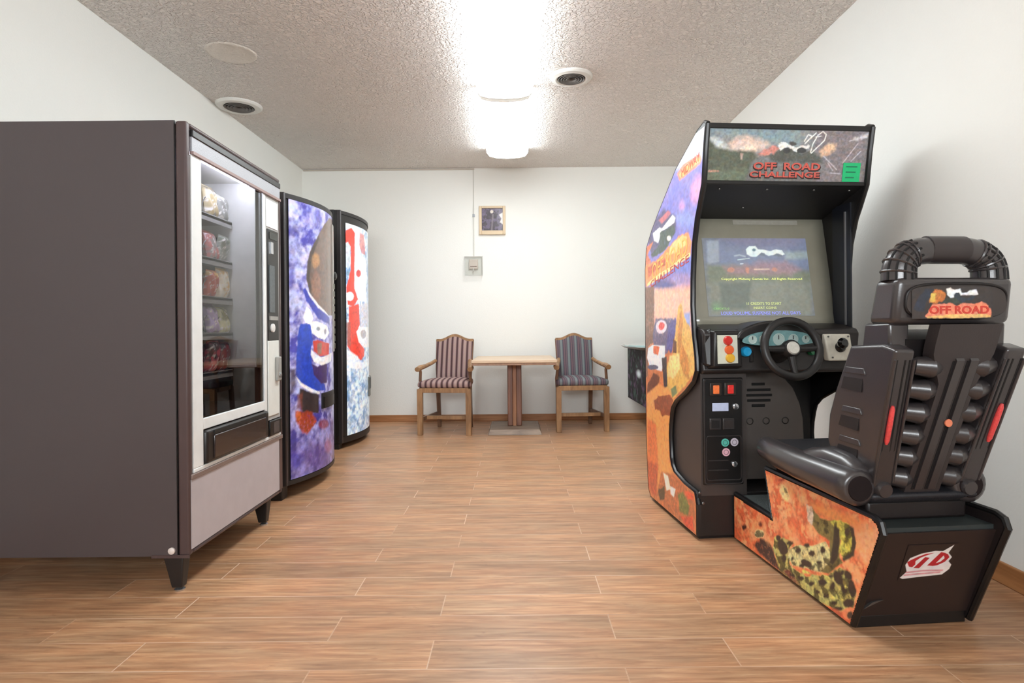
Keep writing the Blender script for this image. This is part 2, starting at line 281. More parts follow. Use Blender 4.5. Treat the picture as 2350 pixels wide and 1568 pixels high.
  ((52, 42, 36),[(-0.742,0.098),(-0.736,0.091),(-0.726,0.085),(-0.714,0.079),(-0.702,0.077),(-0.693,0.078),(-0.688,0.082),(-0.689,0.088),(-0.695,0.095),(-0.705,0.102),(-0.717,0.107),(-0.729,0.109),(-0.738,0.108),(-0.743,0.104)],0.006,0.3,1,None),
  ((52, 42, 36),[(-0.788,0.109),(-0.787,0.102),(-0.782,0.095),(-0.776,0.089),(-0.769,0.086),(-0.762,0.086),(-0.758,0.09),(-0.757,0.095),(-0.758,0.102),(-0.763,0.109),(-0.769,0.115),(-0.776,0.118),(-0.783,0.117),(-0.787,0.114)],0.006,0.3,1,None),
  ((52, 42, 36),[(-0.826,0.157),(-0.83,0.147),(-0.83,0.136),(-0.824,0.127),(-0.814,0.121),(-0.803,0.119),(-0.791,0.122),(-0.782,0.13),(-0.778,0.14),(-0.778,0.151),(-0.784,0.161),(-0.794,0.167),(-0.806,0.168),(-0.817,0.165)],0.006,0.3,1,None),
  ((52, 42, 36),[(-0.848,0.128),(-0.851,0.121),(-0.851,0.114),(-0.847,0.108),(-0.841,0.103),(-0.833,0.102),(-0.826,0.104),(-0.82,0.109),(-0.817,0.116),(-0.817,0.123),(-0.821,0.129),(-0.827,0.134),(-0.835,0.135),(-0.842,0.132)],0.006,0.3,1,None),
  ((52, 42, 36),[(-0.873,0.187),(-0.878,0.181),(-0.878,0.174),(-0.874,0.167),(-0.867,0.162),(-0.858,0.158),(-0.848,0.158),(-0.84,0.162),(-0.835,0.167),(-0.835,0.174),(-0.839,0.182),(-0.846,0.187),(-0.856,0.19),(-0.866,0.19)],0.006,0.3,1,None),
  ((52, 42, 36),[(-0.896,0.147),(-0.898,0.134),(-0.896,0.121),(-0.89,0.112),(-0.882,0.108),(-0.873,0.109),(-0.865,0.116),(-0.859,0.127),(-0.858,0.14),(-0.86,0.153),(-0.866,0.162),(-0.874,0.167),(-0.883,0.165),(-0.891,0.158)],0.006,0.3,1,None),
  ((52, 42, 36),[(-0.888,0.096),(-0.885,0.088),(-0.877,0.079),(-0.866,0.07),(-0.853,0.065),(-0.841,0.062),(-0.833,0.064),(-0.83,0.07),(-0.833,0.078),(-0.841,0.087),(-0.853,0.095),(-0.866,0.101),(-0.877,0.103),(-0.885,0.101)],0.006,0.3,1,None),
  ((52, 42, 36),[(-0.75,0.058),(-0.748,0.053),(-0.743,0.048),(-0.735,0.043),(-0.727,0.039),(-0.72,0.038),(-0.715,0.039),(-0.713,0.043),(-0.715,0.048),(-0.72,0.053),(-0.728,0.058),(-0.736,0.062),(-0.743,0.063),(-0.748,0.062)],0.006,0.3,1,None),
  ((52, 42, 36),[(-0.797,0.051),(-0.793,0.047),(-0.787,0.042),(-0.779,0.038),(-0.771,0.036),(-0.765,0.037),(-0.761,0.039),(-0.762,0.043),(-0.766,0.048),(-0.772,0.053),(-0.781,0.057),(-0.788,0.058),(-0.794,0.058),(-0.798,0.055)],0.006,0.3,1,None),
  ((52, 42, 36),[(-0.698,0.051),(-0.697,0.048),(-0.692,0.044),(-0.685,0.04),(-0.677,0.036),(-0.67,0.034),(-0.665,0.034),(-0.664,0.036),(-0.666,0.04),(-0.67,0.044),(-0.677,0.048),(-0.685,0.051),(-0.692,0.053),(-0.697,0.053)],0.006,0.3,1,None),
  ((52, 42, 36),[(-0.478,0.139),(-0.484,0.127),(-0.482,0.114),(-0.473,0.102),(-0.458,0.093),(-0.44,0.09),(-0.423,0.093),(-0.411,0.102),(-0.405,0.114),(-0.407,0.128),(-0.416,0.14),(-0.432,0.148),(-0.45,0.151),(-0.466,0.147)],0.006,0.3,1,None),
  ((52, 42, 36),[(-0.433,0.155),(-0.431,0.15),(-0.425,0.144),(-0.418,0.139),(-0.409,0.136),(-0.401,0.136),(-0.396,0.138),(-0.394,0.142),(-0.396,0.148),(-0.401,0.154),(-0.409,0.158),(-0.418,0.161),(-0.426,0.162),(-0.431,0.16)],0.006,0.3,1,None),
  ((52, 42, 36),[(-0.521,0.164),(-0.519,0.159),(-0.512,0.154),(-0.502,0.149),(-0.491,0.145),(-0.482,0.143),(-0.475,0.144),(-0.472,0.147),(-0.475,0.152),(-0.482,0.157),(-0.492,0.162),(-0.503,0.166),(-0.512,0.167),(-0.519,0.167)],0.006,0.3,1,None),
  ((52, 42, 36),[(-0.473,0.087),(-0.472,0.079),(-0.466,0.071),(-0.459,0.065),(-0.45,0.062),(-0.443,0.062),(-0.437,0.066),(-0.436,0.073),(-0.438,0.081),(-0.443,0.089),(-0.451,0.095),(-0.459,0.098),(-0.467,0.097),(-0.472,0.093)],0.006,0.3,1,None),
  ((52, 42, 36),[(-0.833,0.053),(-0.83,0.048),(-0.822,0.042),(-0.809,0.035),(-0.796,0.029),(-0.783,0.025),(-0.775,0.023),(-0.771,0.025),(-0.775,0.029),(-0.783,0.035),(-0.796,0.042),(-0.81,0.048),(-0.822,0.053),(-0.83,0.054)],0.006,0.3,1,None),
  ((52, 42, 36),[(-0.532,0.039),(-0.528,0.035),(-0.521,0.032),(-0.513,0.03),(-0.505,0.029),(-0.499,0.03),(-0.497,0.033),(-0.498,0.036),(-0.502,0.04),(-0.509,0.043),(-0.517,0.045),(-0.525,0.046),(-0.53,0.045),(-0.533,0.042)],0.006,0.3,1,None),
  ((52, 42, 36),[(-0.838,0.176),(-0.837,0.172),(-0.834,0.167),(-0.83,0.164),(-0.825,0.162),(-0.821,0.162),(-0.818,0.164),(-0.817,0.168),(-0.818,0.172),(-0.821,0.177),(-0.825,0.18),(-0.83,0.182),(-0.834,0.182),(-0.837,0.18)],0.006,0.3,1,None),
  ((52, 42, 36),[(-0.773,0.136),(-0.771,0.133),(-0.767,0.129),(-0.761,0.125),(-0.753,0.122),(-0.747,0.121),(-0.742,0.121),(-0.741,0.123),(-0.742,0.126),(-0.747,0.13),(-0.754,0.134),(-0.761,0.137),(-0.767,0.138),(-0.771,0.138)],0.006,0.3,1,None),
  ((222, 210, 110),[(-0.758,0.123),(-0.761,0.118),(-0.76,0.112),(-0.756,0.107),(-0.75,0.103),(-0.743,0.101),(-0.736,0.102),(-0.731,0.106),(-0.729,0.112),(-0.73,0.118),(-0.734,0.123),(-0.74,0.127),(-0.747,0.128),(-0.754,0.127)],0.005,0.3,1,None),
  ((222, 210, 110),[(-0.83,0.09),(-0.831,0.084),(-0.829,0.078),(-0.825,0.073),(-0.82,0.07),(-0.814,0.07),(-0.809,0.072),(-0.807,0.077),(-0.806,0.083),(-0.808,0.089),(-0.812,0.094),(-0.818,0.097),(-0.823,0.097),(-0.828,0.095)],0.005,0.3,1,None),
  ((222, 210, 110),[(-0.808,0.079),(-0.806,0.075),(-0.8,0.07),(-0.792,0.065),(-0.783,0.061),(-0.775,0.059),(-0.769,0.059),(-0.767,0.061),(-0.769,0.066),(-0.775,0.071),(-0.783,0.076),(-0.792,0.08),(-0.8,0.082),(-0.806,0.081)],0.005,0.3,1,None),
  ((222, 210, 110),[(-0.849,0.144),(-0.85,0.137),(-0.85,0.131),(-0.848,0.127),(-0.844,0.125),(-0.841,0.126),(-0.837,0.13),(-0.834,0.136),(-0.833,0.143),(-0.834,0.149),(-0.836,0.154),(-0.839,0.156),(-0.843,0.154),(-0.846,0.15)],0.005,0.3,1,None),
  ((222, 210, 110),[(-0.637,0.091),(-0.632,0.088),(-0.624,0.084),(-0.613,0.08),(-0.601,0.078),(-0.592,0.077),(-0.586,0.079),(-0.585,0.081),(-0.589,0.085),(-0.598,0.089),(-0.609,0.092),(-0.62,0.095),(-0.63,0.095),(-0.636,0.094)],0.005,0.3,1,None),
  ((205, 95, 60),[(-0.433,0.01),(-0.534,0.002),(-0.698,0.011),(-0.825,0.035),(-0.891,0.065),(-0.88,0.01),(-0.84,-0.0),(-0.628,0.0),(-0.411,-0.004)],0.01,0.35,1,None),
  ((240, 140, 95),[(-0.898,0.066),(-0.895,0.056),(-0.885,0.044),(-0.87,0.034),(-0.854,0.026),(-0.839,0.023),(-0.829,0.025),(-0.825,0.033),(-0.829,0.043),(-0.84,0.055),(-0.855,0.066),(-0.871,0.073),(-0.885,0.076),(-0.895,0.073)],0.004,0.1,1,None),
  ((70, 50, 40),[(-0.882,0.053),(-0.88,0.047),(-0.876,0.04),(-0.869,0.035),(-0.862,0.031),(-0.856,0.031),(-0.851,0.033),(-0.85,0.038),(-0.852,0.044),(-0.856,0.051),(-0.863,0.056),(-0.87,0.06),(-0.876,0.06),(-0.88,0.058)],0.004,0.1,1,None),
 ],
 'marq':[
  ((120, 150, 160),[(0.024,1.901),(0.229,1.905),(0.437,1.902),(0.437,1.837),(0.323,1.831),(0.154,1.871),(0.042,1.876),(0.023,1.865)],0.05,0.1,1,None),
  ((225, 190, 175),[(0.116,1.831),(0.154,1.857),(0.199,1.865),(0.266,1.852),(0.304,1.834),(0.285,1.809),(0.221,1.8),(0.127,1.802)],0.03,0.1,1,None),
  ((240, 215, 190),[(0.176,1.814),(0.228,1.833),(0.243,1.808),(0.191,1.801)],0.02,0,1,None),
  ((190, 200, 205),[(0.027,1.858),(0.079,1.852),(0.116,1.809),(0.064,1.812),(0.034,1.84)],0.02,0.1,1,None),
  ((82, 92, 72),[(0.019,1.85),(0.056,1.815),(0.123,1.802),(0.236,1.8),(0.25,1.772),(0.228,1.75),(0.212,1.692),(0.204,1.663),(0.01,1.66)],0.015,0.25,1,None),
  ((98, 112, 86),[(0.011,1.718),(0.205,1.721),(0.197,1.663),(0.01,1.66)],0.03,0.2,1,None),
  ((125, 112, 118),[(0.495,1.904),(0.784,1.91),(0.767,1.67),(0.531,1.667),(0.57,1.741),(0.513,1.805)],0.04,0.4,1,None),
  ((225, 175, 130),[(0.547,1.806),(0.586,1.84),(0.625,1.84),(0.625,1.815),(0.578,1.788),(0.555,1.777)],0.015,0.4,1,None),
  ((205, 205, 215),[(0.71,1.864),(0.78,1.891),(0.776,1.869),(0.726,1.861)],0.012,0.3,1,None),
  ((200, 190, 205),[(0.666,1.757),(0.729,1.842)],0.004,0.3,0.8,0.004),
  ((200, 190, 205),[(0.687,1.853),(0.741,1.868)],0.004,0.3,0.8,0.004),
  ((200, 190, 205),[(0.639,1.727),(0.57,1.785)],0.004,0.3,0.8,0.004),
  ((200, 190, 205),[(0.705,1.765),(0.748,1.81)],0.004,0.3,0.8,0.004),
  ((200, 190, 205),[(0.608,1.712),(0.658,1.709)],0.004,0.3,0.8,0.004),
  ((200, 190, 205),[(0.593,1.756),(0.62,1.723)],0.004,0.3,0.8,0.004),
  ((75, 80, 72),[(0.296,1.78),(0.364,1.817),(0.41,1.822),(0.455,1.801),(0.513,1.805),(0.555,1.784),(0.57,1.755),(0.341,1.752)],0.015,0.4,1,None),
  ((215, 120, 100),[(0.251,1.79),(0.289,1.812),(0.334,1.831),(0.357,1.814),(0.326,1.791),(0.273,1.783)],0.008,0.6,1,None),
  ((230, 230, 225),[(0.345,1.828),(0.361,1.843),(0.391,1.84),(0.41,1.825),(0.433,1.819),(0.456,1.83),(0.502,1.831),(0.494,1.816),(0.436,1.804),(0.41,1.816),(0.379,1.818),(0.36,1.806)],0.005,0.5,1,None),
  ((45, 48, 50),[(0.409,1.807),(0.407,1.802),(0.402,1.797),(0.395,1.794),(0.387,1.794),(0.379,1.796),(0.374,1.801),(0.373,1.807),(0.374,1.812),(0.379,1.817),(0.387,1.82),(0.395,1.82),(0.402,1.817),(0.407,1.813)],0.004,0.2,1,None),
  ((45, 48, 50),[(0.486,1.809),(0.484,1.803),(0.477,1.799),(0.468,1.796),(0.458,1.796),(0.449,1.798),(0.442,1.802),(0.44,1.808),(0.443,1.813),(0.449,1.818),(0.458,1.82),(0.468,1.82),(0.478,1.818),(0.484,1.814)],0.004,0.2,1,None),
  ((60, 60, 62),[(0.387,1.843),(0.418,1.847),(0.441,1.837),(0.414,1.829)],0.005,0.3,1,None),
  ((235, 232, 225),[(0.505,1.802),(0.513,1.838),(0.533,1.875),(0.556,1.892),(0.573,1.88),(0.567,1.854),(0.532,1.82),(0.509,1.798)],0.003,0.3,1,0.005),
  ((235, 232, 225),[(0.471,1.848),(0.487,1.878),(0.506,1.871),(0.475,1.838)],0.003,0.3,1,0.005),
  ((235, 232, 225),[(0.525,1.868),(0.548,1.872)],0.003,0.3,1,0.005),
  ((235, 232, 225),[(0.486,1.849),(0.525,1.886)],0.003,0.3,1,0.005),
  ((215, 140, 110),[(0.074,1.713),(0.072,1.712),(0.065,1.71),(0.056,1.709),(0.047,1.709),(0.038,1.71),(0.031,1.711),(0.029,1.712),(0.031,1.714),(0.038,1.715),(0.047,1.716),(0.057,1.716),(0.065,1.716),(0.072,1.715)],0.008,0.4,1,None),
  ((190, 150, 130),[(0.175,1.789),(0.183,1.789),(0.183,1.763),(0.175,1.763)],0.008,0.3,1,None),
 ],
 'scr':[
  ((112, 128, 172),[(0.139,1.447),(0.362,1.457),(0.692,1.467),(0.686,1.293),(0.134,1.301)],0.03,0.05,1,None),
  ((150, 172, 182),[(0.551,1.385),(0.695,1.39),(0.694,1.352),(0.551,1.347)],0.02,0.1,1,None),
  ((150, 165, 190),[(0.148,1.443),(0.211,1.447),(0.2,1.334),(0.14,1.318)],0.01,0,1,None),
  ((150, 125, 165),[(0.216,1.452),(0.371,1.461),(0.656,1.458),(0.607,1.42),(0.349,1.418)],0.06,0.05,0.5,None),
  ((120, 130, 108),[(0.136,1.318),(0.253,1.318),(0.59,1.284),(0.685,1.284),(0.676,1.218),(0.131,1.219)],0.03,0.2,1,None),
  ((170, 120, 140),[(0.219,1.309),(0.338,1.314),(0.425,1.335),(0.554,1.335),(0.626,1.293),(0.566,1.264),(0.248,1.268)],0.03,0.4,0.8,None),
  ((130, 135, 122),[(0.131,1.227),(0.677,1.226),(0.659,1.057),(0.128,1.061)],0.03,0.1,1,None),
  ((100, 112, 104),[(0.194,1.223),(0.354,1.231),(0.331,1.096),(0.189,1.093)],0.02,0.1,1,None),
  ((232, 250, 252),[(0.347,1.397),(0.366,1.414),(0.4,1.417),(0.411,1.398),(0.445,1.396),(0.474,1.389),(0.51,1.398),(0.539,1.394),(0.552,1.373),(0.536,1.366),(0.516,1.377),(0.489,1.368),(0.463,1.364),(0.438,1.377),(0.421,1.377),(0.394,1.358),(0.368,1.36),(0.348,1.372)],0.004,0.1,1,None),
  ((90, 140, 160),[(0.399,1.395),(0.397,1.392),(0.394,1.389),(0.39,1.388),(0.386,1.388),(0.383,1.389),(0.38,1.392),(0.38,1.395),(0.381,1.399),(0.384,1.401),(0.388,1.403),(0.392,1.403),(0.396,1.401),(0.398,1.399)],0.004,0,1,None),
  ((100, 120, 150),[(0.412,1.368),(0.426,1.381),(0.443,1.377),(0.445,1.36)],0.004,0,1,None),
  ((100, 120, 150),[(0.484,1.364),(0.507,1.377),(0.536,1.368),(0.535,1.358)],0.004,0,1,None),
  ((205, 235, 240),[(0.298,1.343),(0.359,1.351)],0.004,0,1,0.004),
  ((170, 190, 215),[(0.284,1.364),(0.309,1.368),(0.338,1.36)],0.004,0,0.8,0.008),
  ((200, 215, 240),[(0.309,1.322),(0.322,1.323)],0.003,0,1,0.005),
  ((225, 135, 100),[(0.272,1.291),(0.269,1.285),(0.264,1.281),(0.257,1.279),(0.25,1.279),(0.243,1.281),(0.239,1.285),(0.238,1.291),(0.24,1.296),(0.245,1.3),(0.252,1.303),(0.26,1.303),(0.266,1.3),(0.271,1.296)],0.006,0.4,0.8,None),
  ((225, 135, 100),[(0.352,1.289),(0.35,1.282),(0.347,1.278),(0.344,1.275),(0.34,1.275),(0.337,1.278),(0.335,1.282),(0.335,1.289),(0.336,1.295),(0.339,1.3),(0.343,1.302),(0.347,1.302),(0.35,1.3),(0.352,1.295)],0.006,0.4,0.8,None),
  ((225, 135, 100),[(0.497,1.293),(0.494,1.287),(0.49,1.283),(0.484,1.281),(0.477,1.281),(0.472,1.283),(0.468,1.287),(0.468,1.293),(0.47,1.298),(0.474,1.303),(0.48,1.305),(0.487,1.305),(0.492,1.303),(0.496,1.298)],0.006,0.4,0.8,None),
  ((225, 190, 170),[(0.378,1.293),(0.455,1.295)],0.004,0.2,0.9,0.007),
  ((80, 150, 90),[(0.195,1.109),(0.192,1.102),(0.184,1.096),(0.174,1.093),(0.163,1.093),(0.153,1.096),(0.147,1.102),(0.145,1.109),(0.148,1.116),(0.156,1.122),(0.166,1.125),(0.177,1.125),(0.186,1.121),(0.193,1.116)],0.03,0.4,0.6,None),
 ],
 'head':[
  ((45, 52, 66),[(0.242,1.051),(0.26,1.089),(0.283,1.111),(0.306,1.111),(0.295,1.089),(0.283,1.07),(0.277,1.043),(0.256,1.044)],0.003,0.2,1,None),
  ((205, 120, 60),[(0.294,1.07),(0.3,1.089),(0.312,1.106),(0.333,1.111),(0.35,1.095),(0.344,1.078),(0.309,1.067)],0.004,0.6,1,None),
  ((235, 190, 90),[(0.296,1.07),(0.302,1.095),(0.312,1.097),(0.312,1.073)],0.004,0.4,1,None),
  ((240, 243, 245),[(0.349,1.111),(0.362,1.115),(0.374,1.108),(0.392,1.111),(0.398,1.1),(0.415,1.1),(0.424,1.108),(0.445,1.109),(0.451,1.094),(0.433,1.091),(0.409,1.093),(0.386,1.089),(0.362,1.084),(0.35,1.093)],0.003,0.15,1,None),
  ((50, 60, 72),[(0.374,1.094),(0.389,1.101),(0.4,1.086),(0.421,1.086),(0.433,1.094),(0.442,1.086),(0.433,1.075),(0.397,1.07),(0.377,1.078)],0.003,0.3,1,None),
  ((60, 70, 60),[(0.338,1.073),(0.35,1.084),(0.38,1.081),(0.397,1.067),(0.35,1.064)],0.004,0.4,1,None),
  ((238, 140, 110),[(0.281,1.029),(0.29,1.046),(0.303,1.065),(0.332,1.064),(0.356,1.07),(0.38,1.061),(0.409,1.07),(0.439,1.065),(0.463,1.072),(0.483,1.061),(0.495,1.033),(0.492,1.025),(0.32,1.023),(0.288,1.024)],0.003,0.3,1,None),
  ((245, 205, 120),[(0.285,1.028),(0.32,1.034),(0.379,1.033),(0.438,1.034),(0.493,1.032),(0.492,1.024),(0.32,1.023),(0.288,1.024)],0.004,0.3,0.8,None),
 ],
 'rear':[
  ((232, 225, 222),[(0.308,0.187),(0.325,0.209),(0.313,0.235),(0.322,0.26),(0.356,0.275),(0.401,0.283),(0.428,0.281),(0.46,0.303),(0.449,0.274),(0.466,0.257),(0.459,0.242),(0.473,0.228),(0.471,0.212),(0.452,0.192),(0.379,0.187),(0.318,0.182)],0.0015,0,1,None),
  ((180, 35, 45),[(0.316,0.245),(0.327,0.253),(0.346,0.263),(0.373,0.274),(0.401,0.276),(0.38,0.269),(0.358,0.26),(0.344,0.248),(0.347,0.235),(0.339,0.225),(0.327,0.228)],0.001,0,1,None),
  ((180, 35, 45),[(0.344,0.222),(0.364,0.22),(0.39,0.258),(0.373,0.262)],0.001,0,1,None),
  ((180, 35, 45),[(0.389,0.229),(0.41,0.226),(0.441,0.273),(0.423,0.278)],0.001,0,1,None),
  ((180, 35, 45),[(0.43,0.276),(0.449,0.269),(0.458,0.257),(0.447,0.24),(0.424,0.228),(0.409,0.226),(0.414,0.236),(0.431,0.241),(0.442,0.254),(0.435,0.266)],0.001,0,1,None),
  ((205, 110, 120),[(0.325,0.206),(0.38,0.21),(0.448,0.208)],0.003,0.5,0.8,0.006),
  ((210, 120, 130),[(0.321,0.196),(0.379,0.199),(0.441,0.201)],0.003,0.5,0.8,0.006),
 ],
 'm2':[
  ((58, 52, 150),[(3.722,1.612),(3.718,1.592),(3.705,1.575),(3.687,1.563),(3.668,1.561),(3.651,1.567),(3.64,1.58),(3.637,1.599),(3.641,1.618),(3.652,1.636),(3.669,1.647),(3.688,1.65),(3.705,1.644),(3.718,1.631)],0.04,0.5,0.8,None),
  ((60, 56, 165),[(3.692,1.313),(3.689,1.287),(3.68,1.265),(3.667,1.252),(3.653,1.251),(3.641,1.262),(3.633,1.283),(3.63,1.309),(3.633,1.335),(3.642,1.357),(3.654,1.369),(3.668,1.371),(3.681,1.36),(3.689,1.34)],0.04,0.4,0.8,None),
  ((62, 54, 160),[(3.955,1.756),(3.951,1.74),(3.939,1.726),(3.923,1.716),(3.907,1.713),(3.893,1.717),(3.884,1.728),(3.88,1.742),(3.884,1.758),(3.894,1.772),(3.908,1.782),(3.925,1.785),(3.94,1.781),(3.951,1.771)],0.03,0.4,0.8,None),
  ((120, 118, 205),[(4.015,1.75),(3.995,1.717),(3.947,1.686),(3.887,1.663),(3.83,1.654),(3.785,1.659),(3.757,1.676),(3.747,1.701),(3.758,1.73),(3.787,1.757),(3.832,1.778),(3.889,1.789),(3.948,1.788),(3.997,1.775)],0.05,0.5,0.5,None),
  ((205, 205, 240),[(3.736,1.48),(3.73,1.445),(3.715,1.416),(3.694,1.399),(3.671,1.396),(3.652,1.409),(3.639,1.435),(3.635,1.467),(3.64,1.501),(3.654,1.53),(3.673,1.547),(3.696,1.551),(3.716,1.538),(3.732,1.513)],0.06,0.6,0.5,None),
  ((200, 205, 240),[(3.717,1.181),(3.712,1.154),(3.7,1.133),(3.682,1.12),(3.663,1.12),(3.647,1.131),(3.636,1.152),(3.632,1.178),(3.636,1.204),(3.648,1.225),(3.664,1.238),(3.683,1.239),(3.701,1.228),(3.713,1.208)],0.04,0.5,0.7,None),
  ((112, 92, 84),[(3.926,1.621),(4.014,1.701),(4.144,1.773),(4.52,1.796),(4.52,1.116),(4.072,1.105),(3.905,1.172),(3.821,1.237),(3.785,1.326),(3.795,1.413),(3.825,1.502)],0.006,0.12,1,None),
  ((70, 60, 58),[(3.926,1.621),(3.877,1.567),(3.825,1.502),(3.795,1.413),(3.785,1.326),(3.816,1.237),(3.841,1.262),(3.818,1.34),(3.833,1.422),(3.877,1.52),(3.939,1.599)],0.015,0.3,0.9,None),
  ((190, 140, 90),[(3.942,1.458),(3.936,1.436),(3.92,1.418),(3.898,1.407),(3.875,1.405),(3.856,1.412),(3.843,1.427),(3.839,1.446),(3.844,1.467),(3.857,1.484),(3.876,1.496),(3.899,1.499),(3.921,1.492),(3.937,1.478)],0.02,0.6,0.7,None),
  ((165, 115, 95),[(3.959,1.293),(3.952,1.251),(3.933,1.217),(3.907,1.198),(3.882,1.197),(3.86,1.213),(3.846,1.245),(3.841,1.285),(3.847,1.325),(3.862,1.359),(3.884,1.379),(3.911,1.381),(3.935,1.365),(3.953,1.334)],0.03,0.5,0.5,None),
  ((238, 238, 242),[(3.776,1.275),(3.816,1.22),(3.917,1.149),(4.118,1.094),(4.083,1.111),(3.918,1.172),(3.821,1.237)],0.004,0,1,None),
  ((52, 62, 170),[(3.75,1.256),(3.776,1.275),(3.816,1.22),(3.917,1.149),(4.118,1.094),(4.116,1.044),(3.916,1.078),(3.839,1.14),(3.783,1.19)],0.008,0.2,1,None),
  ((246, 246, 250),[(3.752,1.087),(3.783,1.156),(3.819,1.14),(3.854,1.089),(3.838,1.054),(3.773,1.059)],0.004,0,1,None),
  ((40, 70, 185),[(3.725,1.05),(3.824,1.047),(3.836,0.992),(3.848,0.947),(3.822,0.882),(3.833,0.786),(3.886,0.709),(4.004,0.654),(4.024,0.613),(3.884,0.62),(3.751,0.67),(3.683,0.732),(3.693,0.844),(3.704,0.971)],0.008,0.25,1,None),
  ((246, 246, 248),[(3.766,1.057),(3.891,1.066),(4.059,1.037),(4.114,0.99),(4.011,0.945),(3.905,0.961),(3.836,0.992),(3.824,1.043)],0.004,0,1,None),
  ((150, 150, 160),[(3.939,1.017),(3.937,1.011),(3.929,1.007),(3.919,1.004),(3.908,1.004),(3.898,1.007),(3.891,1.012),(3.889,1.017),(3.892,1.023),(3.898,1.028),(3.908,1.03),(3.919,1.03),(3.93,1.028),(3.937,1.023)],0.006,0,1,None),
  ((150, 150, 165),[(4.045,0.998),(4.043,0.99),(4.036,0.984),(4.027,0.98),(4.017,0.98),(4.009,0.984),(4.003,0.99),(4.001,0.998),(4.004,1.006),(4.009,1.013),(4.018,1.016),(4.028,1.016),(4.037,1.013),(4.043,1.006)],0.006,0,1,None),
  ((200, 60, 50),[(3.848,0.94),(3.904,0.946),(4.01,0.929),(4.111,0.919),(4.094,0.841),(3.934,0.841),(3.854,0.874)],0.005,0.1,1,None),
  ((150, 110, 95),[(3.897,0.924),(3.962,0.923),(3.96,0.855),(3.903,0.853)],0.008,0.2,1,None),
  ((240, 240, 246),[(3.828,0.889),(3.874,0.858),(3.951,0.832),(4.186,0.854),(4.161,0.799),(3.968,0.775),(3.859,0.807),(3.824,0.853)],0.004,0,1,None),
  ((60, 35, 100),[(3.833,0.794),(3.901,0.775),(4.052,0.789),(4.048,0.657),(3.948,0.662),(3.858,0.726)],0.008,0.2,1,None),
  ((235, 235, 242),[(3.683,0.736),(3.73,0.686),(3.83,0.64),(3.93,0.608),(3.922,0.595),(3.818,0.619),(3.72,0.672)],0.004,0,1,None),
  ((60, 40, 45),[(3.639,0.784),(3.683,0.774),(3.691,0.703),(3.664,0.636),(3.638,0.625)],0.02,0.4,0.8,None),
  ((52, 42, 44),[(3.715,0.659),(3.818,0.619),(3.914,0.594),(3.911,0.475),(3.738,0.499),(3.71,0.602)],0.012,0.3,1,None),
  ((120, 60, 45),[(3.7,0.618),(3.74,0.628),(3.738,0.513),(3.69,0.534)],0.015,0.5,0.8,None),
  ((160, 62, 38),[(3.68,0.521),(3.841,0.492),(3.881,0.427),(3.779,0.363),(3.737,0.378),(3.689,0.457)],0.015,0.7,1,None),
  ((205, 100, 40),[(3.723,0.487),(3.721,0.475),(3.715,0.466),(3.707,0.462),(3.699,0.463),(3.691,0.469),(3.686,0.48),(3.685,0.493),(3.687,0.504),(3.692,0.514),(3.7,0.518),(3.708,0.517),(3.716,0.51),(3.721,0.5)],0.012,0.5,0.8,None),
  ((140, 50, 50),[(4.079,0.382),(4.067,0.37),(4.036,0.364),(3.997,0.365),(3.959,0.371),(3.929,0.381),(3.909,0.395),(3.902,0.409),(3.909,0.421),(3.93,0.428),(3.961,0.43),(3.998,0.424),(4.037,0.412),(4.068,0.397)],0.02,0.6,0.8,None),
  ((70, 60, 165),[(3.725,0.216),(3.719,0.193),(3.705,0.176),(3.687,0.169),(3.666,0.174),(3.649,0.189),(3.637,0.211),(3.634,0.236),(3.638,0.259),(3.65,0.276),(3.668,0.283),(3.688,0.279),(3.707,0.264),(3.72,0.242)],0.04,0.5,0.8,None),
  ((78, 56, 140),[(4.086,0.162),(4.054,0.132),(3.981,0.118),(3.9,0.121),(3.827,0.137),(3.771,0.166),(3.736,0.201),(3.725,0.237),(3.737,0.269),(3.773,0.289),(3.829,0.294),(3.903,0.28),(3.984,0.249),(4.056,0.205)],0.05,0.6,0.7,None),
  ((150, 70, 100),[(4.155,0.219),(4.143,0.201),(4.113,0.19),(4.077,0.188),(4.044,0.195),(4.017,0.209),(4.0,0.229),(3.994,0.25),(4.001,0.268),(4.019,0.281),(4.046,0.285),(4.08,0.279),(4.116,0.263),(4.144,0.242)],0.03,0.5,0.6,None),
 ],
 'm3':[
  ((236, 238, 246),[(5.235,1.889),(5.316,1.946),(5.433,1.938),(5.473,1.896),(5.448,1.679),(5.673,1.655),(5.655,1.27),(5.401,1.267),(5.337,1.376),(5.362,1.878)],0.006,0.15,1,None),
  ((225, 60, 45),[(5.228,1.864),(5.316,1.902),(5.37,1.863),(5.353,1.377),(5.42,1.284),(5.335,1.216),(5.251,1.229),(5.228,1.369),(5.296,1.533),(5.299,1.732),(5.259,1.767),(5.215,1.745)],0.006,0.25,1,None),
  ((190, 200, 215),[(5.218,1.753),(5.259,1.77),(5.292,1.731),(5.289,1.564),(5.255,1.529),(5.218,1.588)],0.006,0.15,1,None),
  ((200, 85, 75),[(5.473,1.887),(5.588,1.88),(5.633,1.701),(5.514,1.703),(5.459,1.762)],0.01,0.4,0.8,None),
  ((215, 60, 60),[(5.489,1.519),(5.482,1.504),(5.466,1.491),(5.445,1.483),(5.423,1.481),(5.404,1.485),(5.391,1.496),(5.387,1.509),(5.391,1.524),(5.404,1.536),(5.424,1.544),(5.446,1.547),(5.468,1.542),(5.483,1.532)],0.006,0.3,1,None),
  ((240, 235, 240),[(5.344,1.305),(5.337,1.287),(5.318,1.272),(5.291,1.263),(5.264,1.262),(5.241,1.268),(5.226,1.281),(5.221,1.298),(5.226,1.316),(5.242,1.33),(5.265,1.339),(5.293,1.341),(5.319,1.335),(5.337,1.322)],0.008,0.1,1,None),
